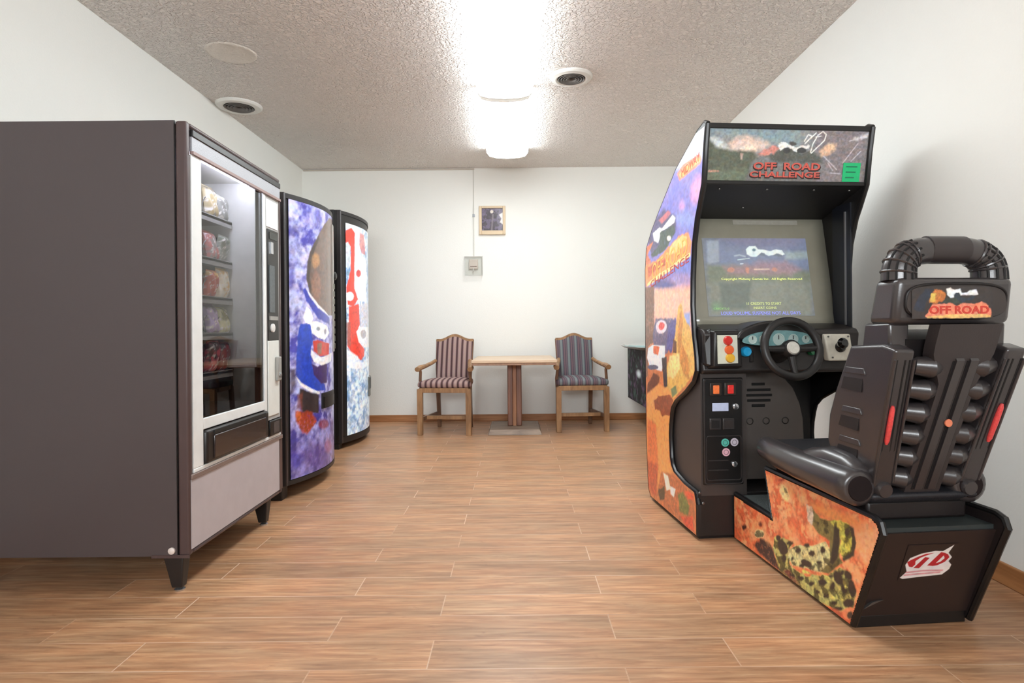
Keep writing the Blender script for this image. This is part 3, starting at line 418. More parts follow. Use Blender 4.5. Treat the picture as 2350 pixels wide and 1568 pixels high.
  ((225, 62, 45),[(5.264,1.213),(5.439,1.244),(5.454,1.056),(5.379,1.001),(5.261,1.001)],0.01,0.3,1,None),
  ((200, 200, 215),[(5.458,1.237),(5.777,1.276),(5.752,1.0),(5.474,1.0)],0.02,0.4,1,None),
  ((225, 62, 45),[(5.253,1.076),(5.456,1.078),(5.405,0.995),(5.452,0.891),(5.574,0.834),(5.554,0.771),(5.475,0.738),(5.319,0.792),(5.234,0.876)],0.008,0.3,1,None),
  ((150, 90, 80),[(5.214,1.076),(5.287,1.077),(5.284,0.874),(5.234,0.876)],0.02,0.4,0.8,None),
  ((238, 236, 240),[(5.383,0.995),(5.455,1.037),(5.752,1.038),(6.07,0.854),(5.575,0.85),(5.427,0.902)],0.006,0.1,1,None),
  ((150, 140, 150),[(5.64,0.973),(5.627,0.954),(5.597,0.939),(5.56,0.932),(5.524,0.932),(5.494,0.941),(5.476,0.956),(5.47,0.974),(5.477,0.992),(5.496,1.007),(5.526,1.015),(5.562,1.015),(5.6,1.006),(5.629,0.991)],0.01,0.4,0.8,None),
  ((235, 240, 248),[(5.203,0.867),(5.266,0.825),(5.401,0.778),(5.48,0.712),(6.07,0.808),(6.07,0.703),(5.502,0.658),(5.317,0.67),(5.209,0.727)],0.015,0.2,1,None),
 ],
}
# ---- painting: flat artwork stored as vertex colours of a fine mesh
def _h(ix, iy, s):
    n = (ix.astype(np.int64)*374761393+iy.astype(np.int64)*668265263+s*1274126177) & 0xffffffff
    n = ((n ^ (n >> 13))*1274126177) & 0xffffffff
    return ((n ^ (n >> 16)) & 0xffff)/65535.0
def vnoise(x, y, s=0):
    ix, iy = np.floor(x), np.floor(y); fx, fy = x-ix, y-iy
    fx = fx*fx*(3-2*fx); fy = fy*fy*(3-2*fy)
    a, b, c, d = _h(ix, iy, s), _h(ix+1, iy, s), _h(ix, iy+1, s), _h(ix+1, iy+1, s)
    return (a*(1-fx)+b*fx)*(1-fy)+(c*(1-fx)+d*fx)*fy
def fbm(x, y, s=0, o=4):
    t = 0; a = .5; n = 0
    for k in range(o): t = t+a*vnoise(x*2**k, y*2**k, s+k*7); n += a; a *= .55
    return t/n
def L(c): return np.array(lin(c))
def sdist(U, V, P, closed=True):
    P = np.array(P); n = len(P); d = np.full(U.shape, 1e9); ins = np.zeros(U.shape, bool)
    for i in range(n if closed else n-1):
        a, b = P[i], P[(i+1) % n]; e = b-a; l = max(1e-12, e@e)
        t = np.clip(((U-a[0])*e[0]+(V-a[1])*e[1])/l, 0, 1)
        d = np.minimum(d, np.hypot(U-a[0]-t*e[0], V-a[1]-t*e[1]))
        if closed and abs(e[1]) > 1e-12:
            c = ((a[1] > V) != (b[1] > V)) & (U < e[0]*(V-a[1])/e[1]+a[0]); ins ^= c
    return np.where(ins, d, -d)
def paint(name, U, V, base, ns=60., grit=.6):
    C = base.copy(); wob = (fbm(U*ns*.7, V*ns*.7, 3)-.5)*.022
    for k, (col, P, soft, jit, al_, w) in enumerate(ART[name]):
        d = sdist(U, V, P, True)+wob*(min(1, soft*60)*.35+min(1., jit*2)*.65) if w is None else w/2+sdist(U, V, P, False)
        m = np.clip(.5+d/max(soft, 1e-4), 0, 1)*al_
        nz = fbm(U*ns*1.6+k*3.1, V*ns*1.6, 11+k)
        c = L(col)[None, :]*(1+(nz[:, None]-.5)*1.6*jit)
        if jit > .3: m = m*np.clip(1.25-jit*np.clip((nz-.5)*4, 0, 1), 0, 1)
        C = C*(1-m[:, None])+c*m[:, None]
    n1 = fbm(U*ns*1.3, V*ns*1.3, 201, 3); n2 = fbm(U*ns*.6, V*ns*.9, 207, 3); n3 = fbm(U*ns*.6, V*ns*.6, 213, 3)
    C = C*(1+(n1[:, None]-.5)*grit)
    C = C*np.stack([1+(n2-.5)*grit*.6, 1+(n3-.5)*grit*.3, 1-(n2-.5)*grit*.6], 1)     # printed colours vary a little
    return np.clip(C, 0, 1)
def painted(name, mb, m, parent, colfn, **k):
    """mb: one grid; colfn(co array) -> colours"""
    o = obj(name, mb, m, parent, fix=False, smooth=9, **k)
    me = o.data; n = len(me.vertices); co = np.empty(n*3); me.vertices.foreach_get('co', co); co = co.reshape(-1, 3)
    c = colfn(co); a = me.color_attributes.new('paint', 'FLOAT_COLOR', 'POINT')
    a.data.foreach_set('color', np.concatenate([c, np.ones((n, 1))], 1).astype(np.float32).ravel())
    return o
# ------------------------------------------------------------------ materials of the setting
def wall_mat(name, rgb):
    return mat(name, rgb, rough=.75, spec=.25, bump=(90, .12), mottle=(1.2, .02))
M_wall = wall_mat('wall_paint', (240, 240, 235))

def ceiling_mat():
    m = mat('textured_ceiling', (248, 241, 235), rough=.9, spec=.1, mottle=(2.0, .03)); nt = m.node_tree; b = nt.nodes['Principled BSDF']
    tc = nt.nodes.new('ShaderNodeTexCoord')
    n = nt.nodes.new('ShaderNodeTexNoise'); n.inputs['Scale'].default_value = 38; n.inputs['Detail'].default_value = 2; n.inputs['Distortion'].default_value = 1.2
    n.inputs['Roughness'].default_value = .45
    nt.links.new(tc.outputs['Object'], n.inputs['Vector'])
    r = nt.nodes.new('ShaderNodeValToRGB'); r.color_ramp.elements[0].position = .40; r.color_ramp.elements[1].position = .60
    nt.links.new(n.outputs['Fac'], r.inputs[0])
    bp = nt.nodes.new('ShaderNodeBump'); bp.inputs['Strength'].default_value = 1.0; bp.inputs['Distance'].default_value = .011
    nt.links.new(r.outputs['Color'], bp.inputs['Height']); nt.links.new(bp.outputs['Normal'], b.inputs['Normal'])
    return m
M_ceil = ceiling_mat()

def floor_mat():
    m = bpy.data.materials.new('wood_plank_tile'); m.use_nodes = True; nt = m.node_tree; b = nt.nodes['Principled BSDF']
    N = nt.nodes.new; Lk = nt.links.new
    tc = N('ShaderNodeTexCoord')
    br = N('ShaderNodeTexBrick'); br.offset = .37; br.offset_frequency = 2; br.squash = 1
    br.inputs['Scale'].default_value = 1; br.inputs['Brick Width'].default_value = .93; br.inputs['Row Height'].default_value = .168
    br.inputs['Mortar Size'].default_value = .0022; br.inputs['Mortar Smooth'].default_value = .2; br.inputs['Bias'].default_value = 0
    br.inputs['Color1'].default_value = (0, 0, 0, 1); br.inputs['Color2'].default_value = (1, 1, 1, 1); br.inputs['Mortar'].default_value = (.5, .5, .5, 1)
    mp = N('ShaderNodeMapping'); mp.inputs['Location'].default_value = (.27, .048, 0)
    Lk(tc.outputs['Object'], mp.inputs['Vector']); Lk(mp.outputs[0], br.inputs['Vector'])
    # grain: noise stretched along x, shifted per plank
    cmb = N('ShaderNodeCombineXYZ'); sep = N('ShaderNodeSeparateColor'); Lk(br.outputs['Color'], sep.inputs[0])
    mu = N('ShaderNodeMath'); mu.operation = 'MULTIPLY'; mu.inputs[1].default_value = 37.; Lk(sep.outputs[0], mu.inputs[0]); Lk(mu.outputs[0], cmb.inputs[2])
    ad = N('ShaderNodeVectorMath'); ad.operation = 'ADD'; Lk(tc.outputs['Object'], ad.inputs[0]); Lk(cmb.outputs[0], ad.inputs[1])
    m1 = N('ShaderNodeMapping'); m1.inputs['Scale'].default_value = (3.4, 42, 1); Lk(ad.outputs[0], m1.inputs['Vector'])
    n1 = N('ShaderNodeTexNoise'); n1.inputs['Scale'].default_value = 1.5; n1.inputs['Detail'].default_value = 6; n1.inputs['Roughness'].default_value = .6; n1.inputs['Distortion'].default_value = .4
    Lk(m1.outputs[0], n1.inputs['Vector'])
    rp = N('ShaderNodeValToRGB'); e = rp.color_ramp.elements
    e[0].position = .25; e[0].color = (*lin((156, 116, 86)), 1); e[1].position = .80; e[1].color = (*lin((226, 188, 148)), 1)
    k = e.new(.42); k.color = (*lin((180, 136, 102)), 1); k = e.new(.6); k.color = (*lin((202, 160, 122)), 1)
    Lk(n1.outputs['Fac'], rp.inputs[0])
    # knots and darker broken streaks
    m2 = N('ShaderNodeMapping'); m2.inputs['Scale'].default_value = (6.5, 26, 1); Lk(ad.outputs[0], m2.inputs['Vector'])
    n2 = N('ShaderNodeTexNoise'); n2.inputs['Scale'].default_value = 1.4; n2.inputs['Detail'].default_value = 5; n2.inputs['Distortion'].default_value = 1.6; Lk(m2.outputs[0], n2.inputs['Vector'])
    r2 = N('ShaderNodeValToRGB'); r2.color_ramp.elements[0].position = .60; r2.color_ramp.elements[1].position = .74
    r2.color_ramp.elements[1].color = (.42, .42, .42, 1); Lk(n2.outputs['Fac'], r2.inputs[0])
    x2 = N('ShaderNodeMix'); x2.data_type = 'RGBA'; x2.inputs[7].default_value = (*lin((146, 100, 76)), 1)
    Lk(r2.outputs['Color'], x2.inputs[0]); Lk(rp.outputs['Color'], x2.inputs[6])
    # per plank tone
    x3 = N('ShaderNodeMix'); x3.data_type = 'RGBA'; x3.blend_type = 'MULTIPLY'; x3.inputs[0].default_value = 1
    r3 = N('ShaderNodeValToRGB'); r3.color_ramp.elements[0].color = (.80, .79, .79, 1); r3.color_ramp.elements[1].color = (1, 1, 1, 1)
    Lk(sep.outputs[0], r3.inputs[0]); Lk(x2.outputs[2], x3.inputs[6]); Lk(r3.outputs['Color'], x3.inputs[7])
    # broad patches of greyer and warmer tone, as on printed planks
    m5 = N('ShaderNodeMapping'); m5.inputs['Scale'].default_value = (1.3, 6, 1); Lk(ad.outputs[0], m5.inputs['Vector'])
    n5 = N('ShaderNodeTexNoise'); n5.inputs['Scale'].default_value = 2.2; n5.inputs['Detail'].default_value = 4; Lk(m5.outputs[0], n5.inputs['Vector'])
    r5 = N('ShaderNodeValToRGB'); r5.color_ramp.elements[0].position = .38; r5.color_ramp.elements[0].color = (.86, .88, .89, 1); r5.color_ramp.elements[1].position = .62; r5.color_ramp.elements[1].color = (1.08, 1.0, .95, 1)
    Lk(n5.outputs['Fac'], r5.inputs[0])
    x5 = N('ShaderNodeMix'); x5.data_type = 'RGBA'; x5.blend_type = 'MULTIPLY'; x5.inputs[0].default_value = 1
    Lk(x3.outputs[2], x5.inputs[6]); Lk(r5.outputs['Color'], x5.inputs[7]); x3 = x5
    # pale grout
    nm = N('ShaderNodeTexNoise'); nm.inputs['Scale'].default_value = 1.1; Lk(tc.outputs['Object'], nm.inputs['Vector'])
    rm = N('ShaderNodeValToRGB'); rm.color_ramp.elements[0].position = .38; rm.color_ramp.elements[0].color = (.15, .15, .15, 1); rm.color_ramp.elements[1].position = .62; rm.color_ramp.elements[1].color = (.8, .8, .8, 1)
    Lk(nm.outputs['Fac'], rm.inputs[0])
    mm = N('ShaderNodeMath'); mm.operation = 'MULTIPLY'; Lk(br.outputs['Fac'], mm.inputs[0]); Lk(rm.outputs['Color'], mm.inputs[1])
    x4 = N('ShaderNodeMix'); x4.data_type = 'RGBA'; x4.inputs[7].default_value = (*lin((226, 200, 176)), 1)
    Lk(mm.outputs[0], x4.inputs[0]); Lk(x3.outputs[2], x4.inputs[6]); Lk(x4.outputs[2], b.inputs['Base Color'])
    b.inputs['Roughness'].default_value = .36; b.inputs['Specular IOR Level'].default_value = .45
    bp = N('ShaderNodeBump'); bp.inputs['Strength'].default_value = .12; bp.inputs['Distance'].default_value = .004
    Lk(n1.outputs['Fac'], bp.inputs['Height']); Lk(bp.outputs['Normal'], b.inputs['Normal'])
    return m
M_floor = floor_mat()

def wood_mat(name, dark, light, rough=.45, sc=(30, 30, 3)):
    m = bpy.data.materials.new(name); m.use_nodes = True; nt = m.node_tree; b = nt.nodes['Principled BSDF']
    tc = nt.nodes.new('ShaderNodeTexCoord'); mp = nt.nodes.new('ShaderNodeMapping'); mp.inputs['Scale'].default_value = sc
    n = nt.nodes.new('ShaderNodeTexNoise'); n.inputs['Scale'].default_value = 1; n.inputs['Detail'].default_value = 5; n.inputs['Distortion'].default_value = .6
    r = nt.nodes.new('ShaderNodeValToRGB'); r.color_ramp.elements[0].position = .3; r.color_ramp.elements[0].color = (*lin(dark), 1)
    r.color_ramp.elements[1].position = .7; r.color_ramp.elements[1].color = (*lin(light), 1)
    nt.links.new(tc.outputs['Object'], mp.inputs[0]); nt.links.new(mp.outputs[0], n.inputs['Vector']); nt.links.new(n.outputs['Fac'], r.inputs[0])
    nt.links.new(r.outputs[0], b.inputs['Base Color']); b.inputs['Roughness'].default_value = rough
    return m
M_base = wood_mat('baseboard_wood', (150, 98, 58), (182, 128, 82), sc=(3, 3, 40))

# ------------------------------------------------------------------ the room
XL, XR, YB, YF, H = -2.33, 1.885, 6.72, -2.3, 2.785
struct('floor', MB().box(XL-.15, XR+.15, YF-.15, YB+.15, -.1, 0), M_floor)
ceil = struct('ceiling', MB().box(XL-.15, XR+.15, YF-.15, YB+.15, H, H+.1), M_ceil)
struct('wall_back', MB().box(XL-.12, XR+.12, YB, YB+.12, 0, H), M_wall)
struct('wall_left', MB().box(XL-.12, XL, YF, YB, 0, H), M_wall)
struct('wall_right', MB().box(XR, XR+.12, YF, YB, 0, H), M_wall)
wr = MB(); wx0, wx1, wz0, wz1 = -1.7, 1.3, 1.45, 2.4  # opening in the unseen wall, cut for the added fill light
wr.box(XL-.12, wx0, YF-.12, YF, 0, H).box(wx1, XR+.12, YF-.12, YF, 0, H).box(wx0, wx1, YF-.12, YF, 0, wz0).box(wx0, wx1, YF-.12, YF, wz1, H)
struct('wall_rear', wr, M_wall)
M_white_frame = mat('added_window_paint', (235, 235, 230), .5)
wf = MB()
for a, b_ in ((wx0, wx0+.06), (-.23, -.17), (wx1-.06, wx1)): wf.box(a, b_, YF-.1, YF-.02, wz0, wz1)
wf.box(wx0+.06, wx1-.06, YF-.1, YF-.02, wz0, wz0+.06).box(wx0+.06, wx1-.06, YF-.1, YF-.02, wz1-.06, wz1)
win = struct('added_window_1', wf, M_white_frame)  # made-up window out of view, frames the added fill light
struct('added_window_pane', MB().quad((wx0+.05, YF-.06, wz0+.05), (wx1-.05, YF-.06, wz0+.05), (wx1-.05, YF-.06, wz1-.05), (wx0+.05, YF-.06, wz1-.05)), glass_mat('window_glass'), win)
struct('baseboard_back', MB().box(XL, XR, YB-.014, YB, 0, .072), M_base, bevel=.004)
struct('baseboard_left', MB().box(XL, XL+.014, YF, YB-.014, 0, .085), M_base, bevel=.004)
struct('baseboard_right', MB().box(XR-.014, XR, YF, YB-.014, 0, .085), M_base, bevel=.004)
# round plaster patch in the ceiling texture
pt = MB(); pt.lathe([(.155, 0), (.15, -.004), (.135, -.0055), (.125, -.003), (.1, -.004), (.085, -.002), (.04, -.004), (.001, -.004)], (-1.80, 3.9, H), 'z', 40)
M_patch = mat('ceiling_patch', (238, 230, 220), .9, spec=.1, bump=(60, 1.0))
struct('ceiling_patch', pt, M_patch, ceil)

# ------------------------------------------------------------------ ceiling lights
M_house = mat('light_housing', (235, 235, 232), .4)
def lens_mat():
    m = bpy.data.materials.new('light_lens'); m.use_nodes = True; nt = m.node_tree; b = nt.nodes['Principled BSDF']
    b.inputs['Base Color'].default_value = (.9, .9, .9, 1); b.inputs['Roughness'].default_value = .4
    b.inputs['Emission Color'].default_value = (.93, .985, 1.0, 1); b.inputs['Emission Strength'].default_value = LAMP_E
    return m
M_lens = lens_mat(); M_lside = mat('lens_side', (240, 240, 238), .4, emit=((240, 250, 255), LAMP_E*1.15)); M_cap = mat('end_cap_plastic', (236, 236, 232), .4, emit=((255, 252, 245), .12))
def ceiling_light(y0, y1, label):
    t = thing('ceiling_light', label, 'ceiling light', (-.06, (y0+y1)/2, H), 0, 'wraparound ceiling lights in one row')
    h = (y1-y0)/2; w = .205
    obj('housing', MB().box(-w+.01, w-.01, -h, h, -.022, 0), M_house, t)
    prof = [(-w, -.02), (-w+.004, -.05), (-w+.03, -.082), (-w+.09, -.098), (0, -.105), (w-.09, -.098), (w-.03, -.082), (w-.004, -.05), (w, -.02)]
    obj('lens', MB().prism([(-w+.030, -.03)]+prof[2:7]+[(w-.030, -.03)], 'y', -h+.02, h-.02), M_lens, t, smooth=.9)
    for s in (-1, 1):      # lens sides glow stronger than the underside, raised to brighten the ceiling
        obj('lens_side', MB().prism([(s*(w-.0305), -.022), (s*(w-.0305), -.082), (s*(w-.004), -.05), (s*w, -.022)], 'y', -h+.02, h-.02), M_lside, t)
    for s in (-1, 1):
        pr = [(x*.99, z*1.0) for x, z in prof]
        obj('end_cap', MB().prism(pr, 'y', s*h-.02 if s > 0 else -h, h if s > 0 else -h+.02), M_cap, t)
    return t
ceiling_light(4.485, 6.0, 'glowing white ceiling light nearest the far wall')
ceiling_light(1.95, 4.455, 'longer looking glowing ceiling light nearer the camera, cut by the top edge')

# ------------------------------------------------------------------ round ceiling vents
M_vent = mat('vent_white', (228, 226, 220), .45); M_vgrey = mat('vent_grey', (122, 118, 114), .5); M_vdark = mat('vent_shadow_metal', (70, 66, 62), .6)
def vent(x, y, r, label):
    t = thing('ceiling_vent', label, 'ceiling vent', (x, y, H), 0, 'round ceiling vents')
    obj('flange', MB().lathe([(r, 0), (r, -.008), (r*.93, -.02), (r*.74, -.026), (r*.66, -.02), (r*.64, 0)], n=48), M_vent, t)
    obj('duct_opening', MB().lathe([(r*.63, -.003), (r*.63, -.006)], n=40), M_vdark, t)
    for q in (.56, .44, .32, .20):
        obj('louvre_ring', MB().lathe([(r*q, -.007), (r*(q+.055), -.024), (r*(q+.04), -.026), (r*(q-.02), -.009)], n=40, caps=False), M_vgrey, t)
    return t
vent(-2.155, 4.80, .172, 'round white ceiling vent by the left wall above the vending machines')
vent(.412, 4.305, .15, 'round white ceiling vent just right of the ceiling lights')

# ------------------------------------------------------------------ back wall fittings
t = thing('framed_picture', 'small square framed dark picture high on the far wall', 'picture', (-.24, YB, 2.205))
M_pf = mat('picture_frame_cream', (214, 192, 160), .5)
a, b_ = .145, .157
fr = MB().box(-a, -a+.03, -.03, -.001, -b_, b_).box(a-.03, a, -.03, -.001, -b_, b_).box(-a+.03, a-.03, -.03, -.001, b_-.026, b_).box(-a+.03, a-.03, -.03, -.001, -b_, -b_+.045)
obj('frame', fr, M_pf, t, bevel=.004)
obj('mount', MB().box(-a+.005, a-.005, -.012, -.004, -b_+.005, b_-.005), M_pf, t)
def picart(co):
    U, V = co[:, 0], co[:, 2]; n = fbm(U*70, V*70, 5); n2 = fbm(U*25, V*25, 9)
    C = L((66, 56, 66))[None]*(.45+1.3*n[:, None]); C = np.where((n2 > .55)[:, None], L((104, 92, 116))[None]*(.6+.8*n[:, None]), C)
    m = np.clip(.5+(.018-np.hypot(U+.005, V-.095))/.006, 0, 1)[:, None]; C = C*(1-m)+L((225, 215, 205))*m
    m = np.clip(.5+(.009-np.abs(U-.002-.08*(V+.0)))/.006, 0, 1)[:, None]*(V < .07)[:, None]*.5; C = C*(1-m)+L((150, 138, 146))*m
    m = (np.clip(.5+sdist(U, V, [(.12, .09), (.075, .06), (.1, .02), (.085, -.02), (.12, -.05)])/.01, 0, 1))[:, None]; C = C*(1-m)+L((235, 228, 224))*m
    return C
painted('print', MB().grid(lambda u, v: (-.116+.232*u, -.015, -.113+.244*v), 60, 60), art_mat('picture_print', .5, .2), t, picart)
t = thing('thermostat', 'small pale thermostat under a clear guard on the far wall', 'thermostat', (-.45, YB, 1.705))
obj('guard', MB().add([(-.095,-.055,-.1),(.095,-.055,-.1),(.095,-.055,.1),(-.095,-.055,.1),(-.1,0,-.105),(.1,0,-.105),(.1,0,.105),(-.1,0,.105)], [(0,1,2,3),(0,4,5,1),(1,5,6,2),(2,6,7,3),(3,7,4,0)]),
    glass_mat('guard_plastic', 1.3, (.97, .975, .97)), t)
obj('backplate', MB().box(-.092, .092, -.006, 0, -.097, .097), mat('thermostat_plate', (214, 214, 206), .5), t)
obj('housing', MB().box(-.05, .05, -.036, -.006, -.035, .07), mat('thermostat_body', (208, 196, 184), .45), t, bevel=.005)
obj('dial', MB().box(-.036, .036, -.039, -.036, -.012, -.004), mat('thermostat_slot', (130, 105, 92), .45), t)
M_race = mat('raceway', (206, 204, 196), .5)
obj('lever', MB().box(-.006, .006, -.044, -.036, -.06, -.028), M_race, t)
cr = thing('wall_conduit', 'thin pale conduit running down the far wall to the thermostat', 'conduit', (-.445, YB, 1.81))
obj('vertical_run', MB().box(-.0055, .0055, -.012, 0, .0, .955), M_race, cr)
obj('coupling', MB().box(-.012, .012, -.018, 0, .435, .465), mat('coupling', (160, 165, 172), .4), cr, bevel=.002)
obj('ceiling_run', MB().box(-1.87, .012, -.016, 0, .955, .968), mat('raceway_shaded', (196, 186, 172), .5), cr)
# ------------------------------------------------------------------ snack vending machine
M_vside = mat('machine_side_paint', (90, 81, 83), .42, bump=(220, .04), mottle=(3, .04))
M_vedge = mat('machine_door_edge', (92, 74, 74), .38)
M_black = mat('black_plastic', (34, 32, 32), .38)
M_blackm = mat('black_metal', (42, 38, 38), .45)
M_strip = mat('pale_metal_strip', (226, 230, 230), .35)
M_grey = mat('grey_plastic', (150, 150, 146), .4)
M_lower = mat('lower_panel_grey', (178, 172, 176), .45)
M_liner = mat('machine_liner', (226, 224, 216), .5)
M_dliner = mat('machine_dark_liner', (56, 50, 50), .4)
M_chrome = mat('chrome', (200, 202, 206), .18, metal=.9)
y0, y1, z0, z1, xf = 2.338, 3.268, .142, 1.815, -1.25
xb, xd = -2.16, -1.302            # back, door line
root = thing('snack_vending_machine', 'dark brown glass fronted snack vending machine, nearest on the left', 'vending machine', (-1.7, (y0+y1)/2, 0))
ox, oy = 1.7, -(y0+y1)/2
class R(MB):                       # boxes given in room coordinates, stored relative to the machine's base
    def box(s, a, b, c, d, e, f): return MB.box(s, a+ox, b+ox, c+oy, d+oy, e, f)
body = R().box(xb, xd, y0, y0+.02, z0, z1).box(xb, xd, y1-.02, y1, z0, z1).box(xb, xd, y0+.02, y1-.02, z1-.02, z1).box(xb, xb+.02, y0+.02, y1-.02, z0, z1-.02).box(xb+.02, xd, y0+.02, y1-.02, z0, z0+.02)
obj('cabinet', body, M_vside, root)
obj('door_edge', R().box(xd+.004, xf-.004, y0, y0+.03, z0, z1).box(xd+.004, xf-.004, y0+.03, y1, z1-.022, z1).box(xd+.004, xf-.004, y1-.03, y1, z0, z1-.022).box(xd+.004, xf-.004, y0+.03, y1-.03, z0, z0+.02), M_vedge, root, bevel=.012, seg=3)
obj('top_trim', R().box(xf-.01, xf+.004, y0+.034, y1-.01, 1.762, 1.79), M_black, root, bevel=.003)
obj('header_panel', R().box(xf-.012, xf, y0+.034, y1-.012, 1.706, 1.762), mat('header_metal', (170, 172, 178), .35, metal=.3, bump=(300, .2), mottle=(200, .2)), root)
obj('header_moulding', R().box(xf-.01, xf+.006, y0+.034, y1-.012, 1.694, 1.706), mat('header_moulding_brown', (150, 126, 122), .4), root)
door = R()
door.box(xf-.014, xf-.002, 2.372, 2.446, .468, 1.694).box(xf-.014, xf-.002, 3.05, 3.066, .468, 1.694).box(xf-.014, xf-.002, 2.446, 3.05, .61, .655).box(xf-.014, xf-.002, 2.372, 3.258, .452, .468).box(xf-.014, xf-.002, 3.066, 3.075, .47, 1.694)
obj('door_frame', door, M_strip, root, bevel=.003)
M_gask = mat('gasket', (120, 122, 118), .6)
for ga, gb in ((3.035, 3.055), (2.44, 2.452)): obj('frame_gasket', R().box(xf-.02, xf-.0145, ga, gb, .655, 1.694), M_gask, root)
obj('window_glass', MB().quad((xf-.010+ox, 2.446+oy, .655), (xf-.010+ox, 3.05+oy, .655), (xf-.010+ox, 3.05+oy, 1.694), (xf-.010+ox, 2.446+oy, 1.694)), glass_mat('machine_glass', 1.6, (.95, .97, .96)), root)
obj('kick_trim', R().box(xf-.012, xf+.004, 2.35, 3.262, .432, .452), mat('kick_trim_brown', (120, 104, 98), .4), root, bevel=.003)
obj('lower_panel', R().box(xf-.014, xf-.002, 2.35, 3.225, .165, .432), M_lower, root)
obj('lower_edge', R().box(xf-.014, xf, 3.225, 3.262, .165, .432).box(xf-.014, xf, 3.248, 3.262, .452, 1.694), M_vedge, root)
# delivery door
dd = obj('delivery_door', R().box(xf-.03, xf+.012, 2.448, 3.062, .472, .606), M_black, root, bevel=.012, seg=3)
obj('flap', R().box(xf+.010, xf+.018, 2.50, 3.015, .486, .580), mat('delivery_flap', (62, 48, 46), .25, coat=.3), dd, bevel=.004)
obj('finger_grip', R().box(xf+.012, xf+.016, 2.50, 3.015, .586, .600), mat('grip_slot', (16, 15, 15), .6), dd)
# selection column on the right of the door
obj('column_panel', R().box(xf-.014, xf-.004, 3.075, 3.248, .55, 1.694), mat('column_panel', (168, 168, 166), .45), root)
obj('instruction_sticker', R().box(xf-.004, xf-.001, 3.08, 3.228, 1.535, 1.675), mat('sticker_white', (236, 234, 240), .5, mottle=(40, .12)), root, bevel=.001)
ctl = obj('control_recess', R().box(xf-.004, xf+.002, 3.088, 3.226, .955, 1.525), M_black, root, bevel=.004)
kp = obj('keypad', R().box(xf+.002, xf+.006, 3.10, 3.165, 1.10, 1.34), mat('keypad', (92, 100, 104), .4, mottle=(70, .5)), ctl)
obj('coin_slot', R().box(xf+.002, xf+.006, 3.12, 3.15, 1.40, 1.46), M_chrome, ctl)
obj('display', R().box(xf+.002, xf+.005, 3.105, 3.205, 1.475, 1.51), mat('display', (20, 26, 24), .15), ctl)
obj('coin_return_button', MB().lathe([(.022, 0), (.022, .008), (.01, .011)], (xf+.002+ox, 3.135+oy, 1.02), 'x', 20), mat('button_white', (226, 226, 224), .4), ctl)
obj('bill_slot', R().box(xf+.002, xf+.008, 3.10, 3.2, 1.06, 1.08), M_grey, ctl)
obj('column_cover', R().box(xf-.004, xf+.002, 3.085, 3.222, .57, .955), mat('column_cover', (218, 222, 218), .4), root, bevel=.003)
lk = obj('lock_handle', R().box(xf+.002, xf+.02, 3.168, 3.215, .745, .87), M_grey, root, bevel=.005)
obj('keyhole', MB().lathe([(.012, 0), (.012, .005), (.006, .006)], (xf+.02+ox, 3.19+oy, .775), 'x', 16), M_chrome, lk)
cu = obj('coin_return_cup', R().box(xf-.004, xf+.008, 3.09, 3.238, .468, .548), M_black, root, bevel=.006)
obj('cup_opening', R().box(xf+.008, xf+.010, 3.13, 3.2, .48, .535), mat('cup_opening_grey', (92, 86, 86), .3), cu)
# inside
obj('liner', R().box(-1.98, -1.30, 3.062, 3.07, .655, 1.79).box(-1.99, -1.98, 2.36, 3.07, .655, 1.79).box(-1.98, -1.30, 2.36, 2.368, .655, 1.79).box(-1.98, -1.30, 2.368, 3.062, 1.745, 1.75), M_liner, root)
obj('delivery_bin', R().box(-1.98, -1.29, 2.368, 3.062, .645, .655).box(-1.98, -1.972, 2.368, 3.062, .655, .80).box(-1.972, -1.29, 3.052, 3.06, .655, .825).box(-1.972, -1.46, 2.368, 3.052, .80, .806), M_dliner, root)
def lamp_tube():
    return R().box(-1.33, -1.31, 2.40, 3.03, 1.722, 1.738)
obj('lamp_tube', lamp_tube(), mat('tube_glow', (225, 225, 255), .4, emit=((222, 226, 255), 14.)), root, bevel=.006)
shelves = [1.545, 1.345, 1.165, .995, .812]
M_tray = mat('tray_metal', (172, 172, 168), .35, metal=.4)
M_coil = mat('coil_wire', (170, 172, 176), .25, metal=.8)
random.seed(4)
for z in shelves:
    tr = obj('shelf_tray', R().box(-1.94, -1.41, 2.38, 3.048, z-.012, z).box(-1.418, -1.41, 2.38, 3.048, z-.03, z+.004), M_tray, root)
    for cy_ in (2.86, 2.985):
        pts = [(-1.93+.5*i/90+ox, cy_+oy+.045*math.sin(i*.55), z+.052+.045*math.cos(i*.55)) for i in range(91)]
        obj('coil', MB().tube(pts, .002, 5), M_coil, tr)
# legs
for yy, xx in ((2.372, -1.312), (3.165, -1.312), (2.372, -2.10), (3.165, -2.10)):
    lg = obj('leg', MB().hexa([(xx-.022+ox, yy-.018+oy, .014), (xx+.018+ox, yy-.018+oy, .014), (xx+.018+ox, yy+.018+oy, .014), (xx-.022+ox, yy+.018+oy, .014)],
                              [(xx-.048+ox, yy-.03+oy, z0), (xx+.03+ox, yy-.03+oy, z0), (xx+.03+ox, yy+.03+oy, z0), (xx-.048+ox, yy+.03+oy, z0)]), M_blackm, root, bevel=.004)
    obj('levelling_foot', MB().lathe([(.018, 0), (.02, .006), (.008, .012), (.008, .02)], (xx+ox, yy+oy, 0), 'z', 16), M_chrome, lg)
obj('hinge_bracket', R().box(-1.40, xf-.004, y0-.003, y0+.0, z0-.006, z0+.006), M_vedge, root)
obj('hinge_bolt', MB().lathe([(.013, 0), (.013, -.006), (.006, -.01)], (-1.322+ox, y0+oy, z0+.022), 'y', 16), mat('bolt_pale', (216, 206, 200), .35), root)
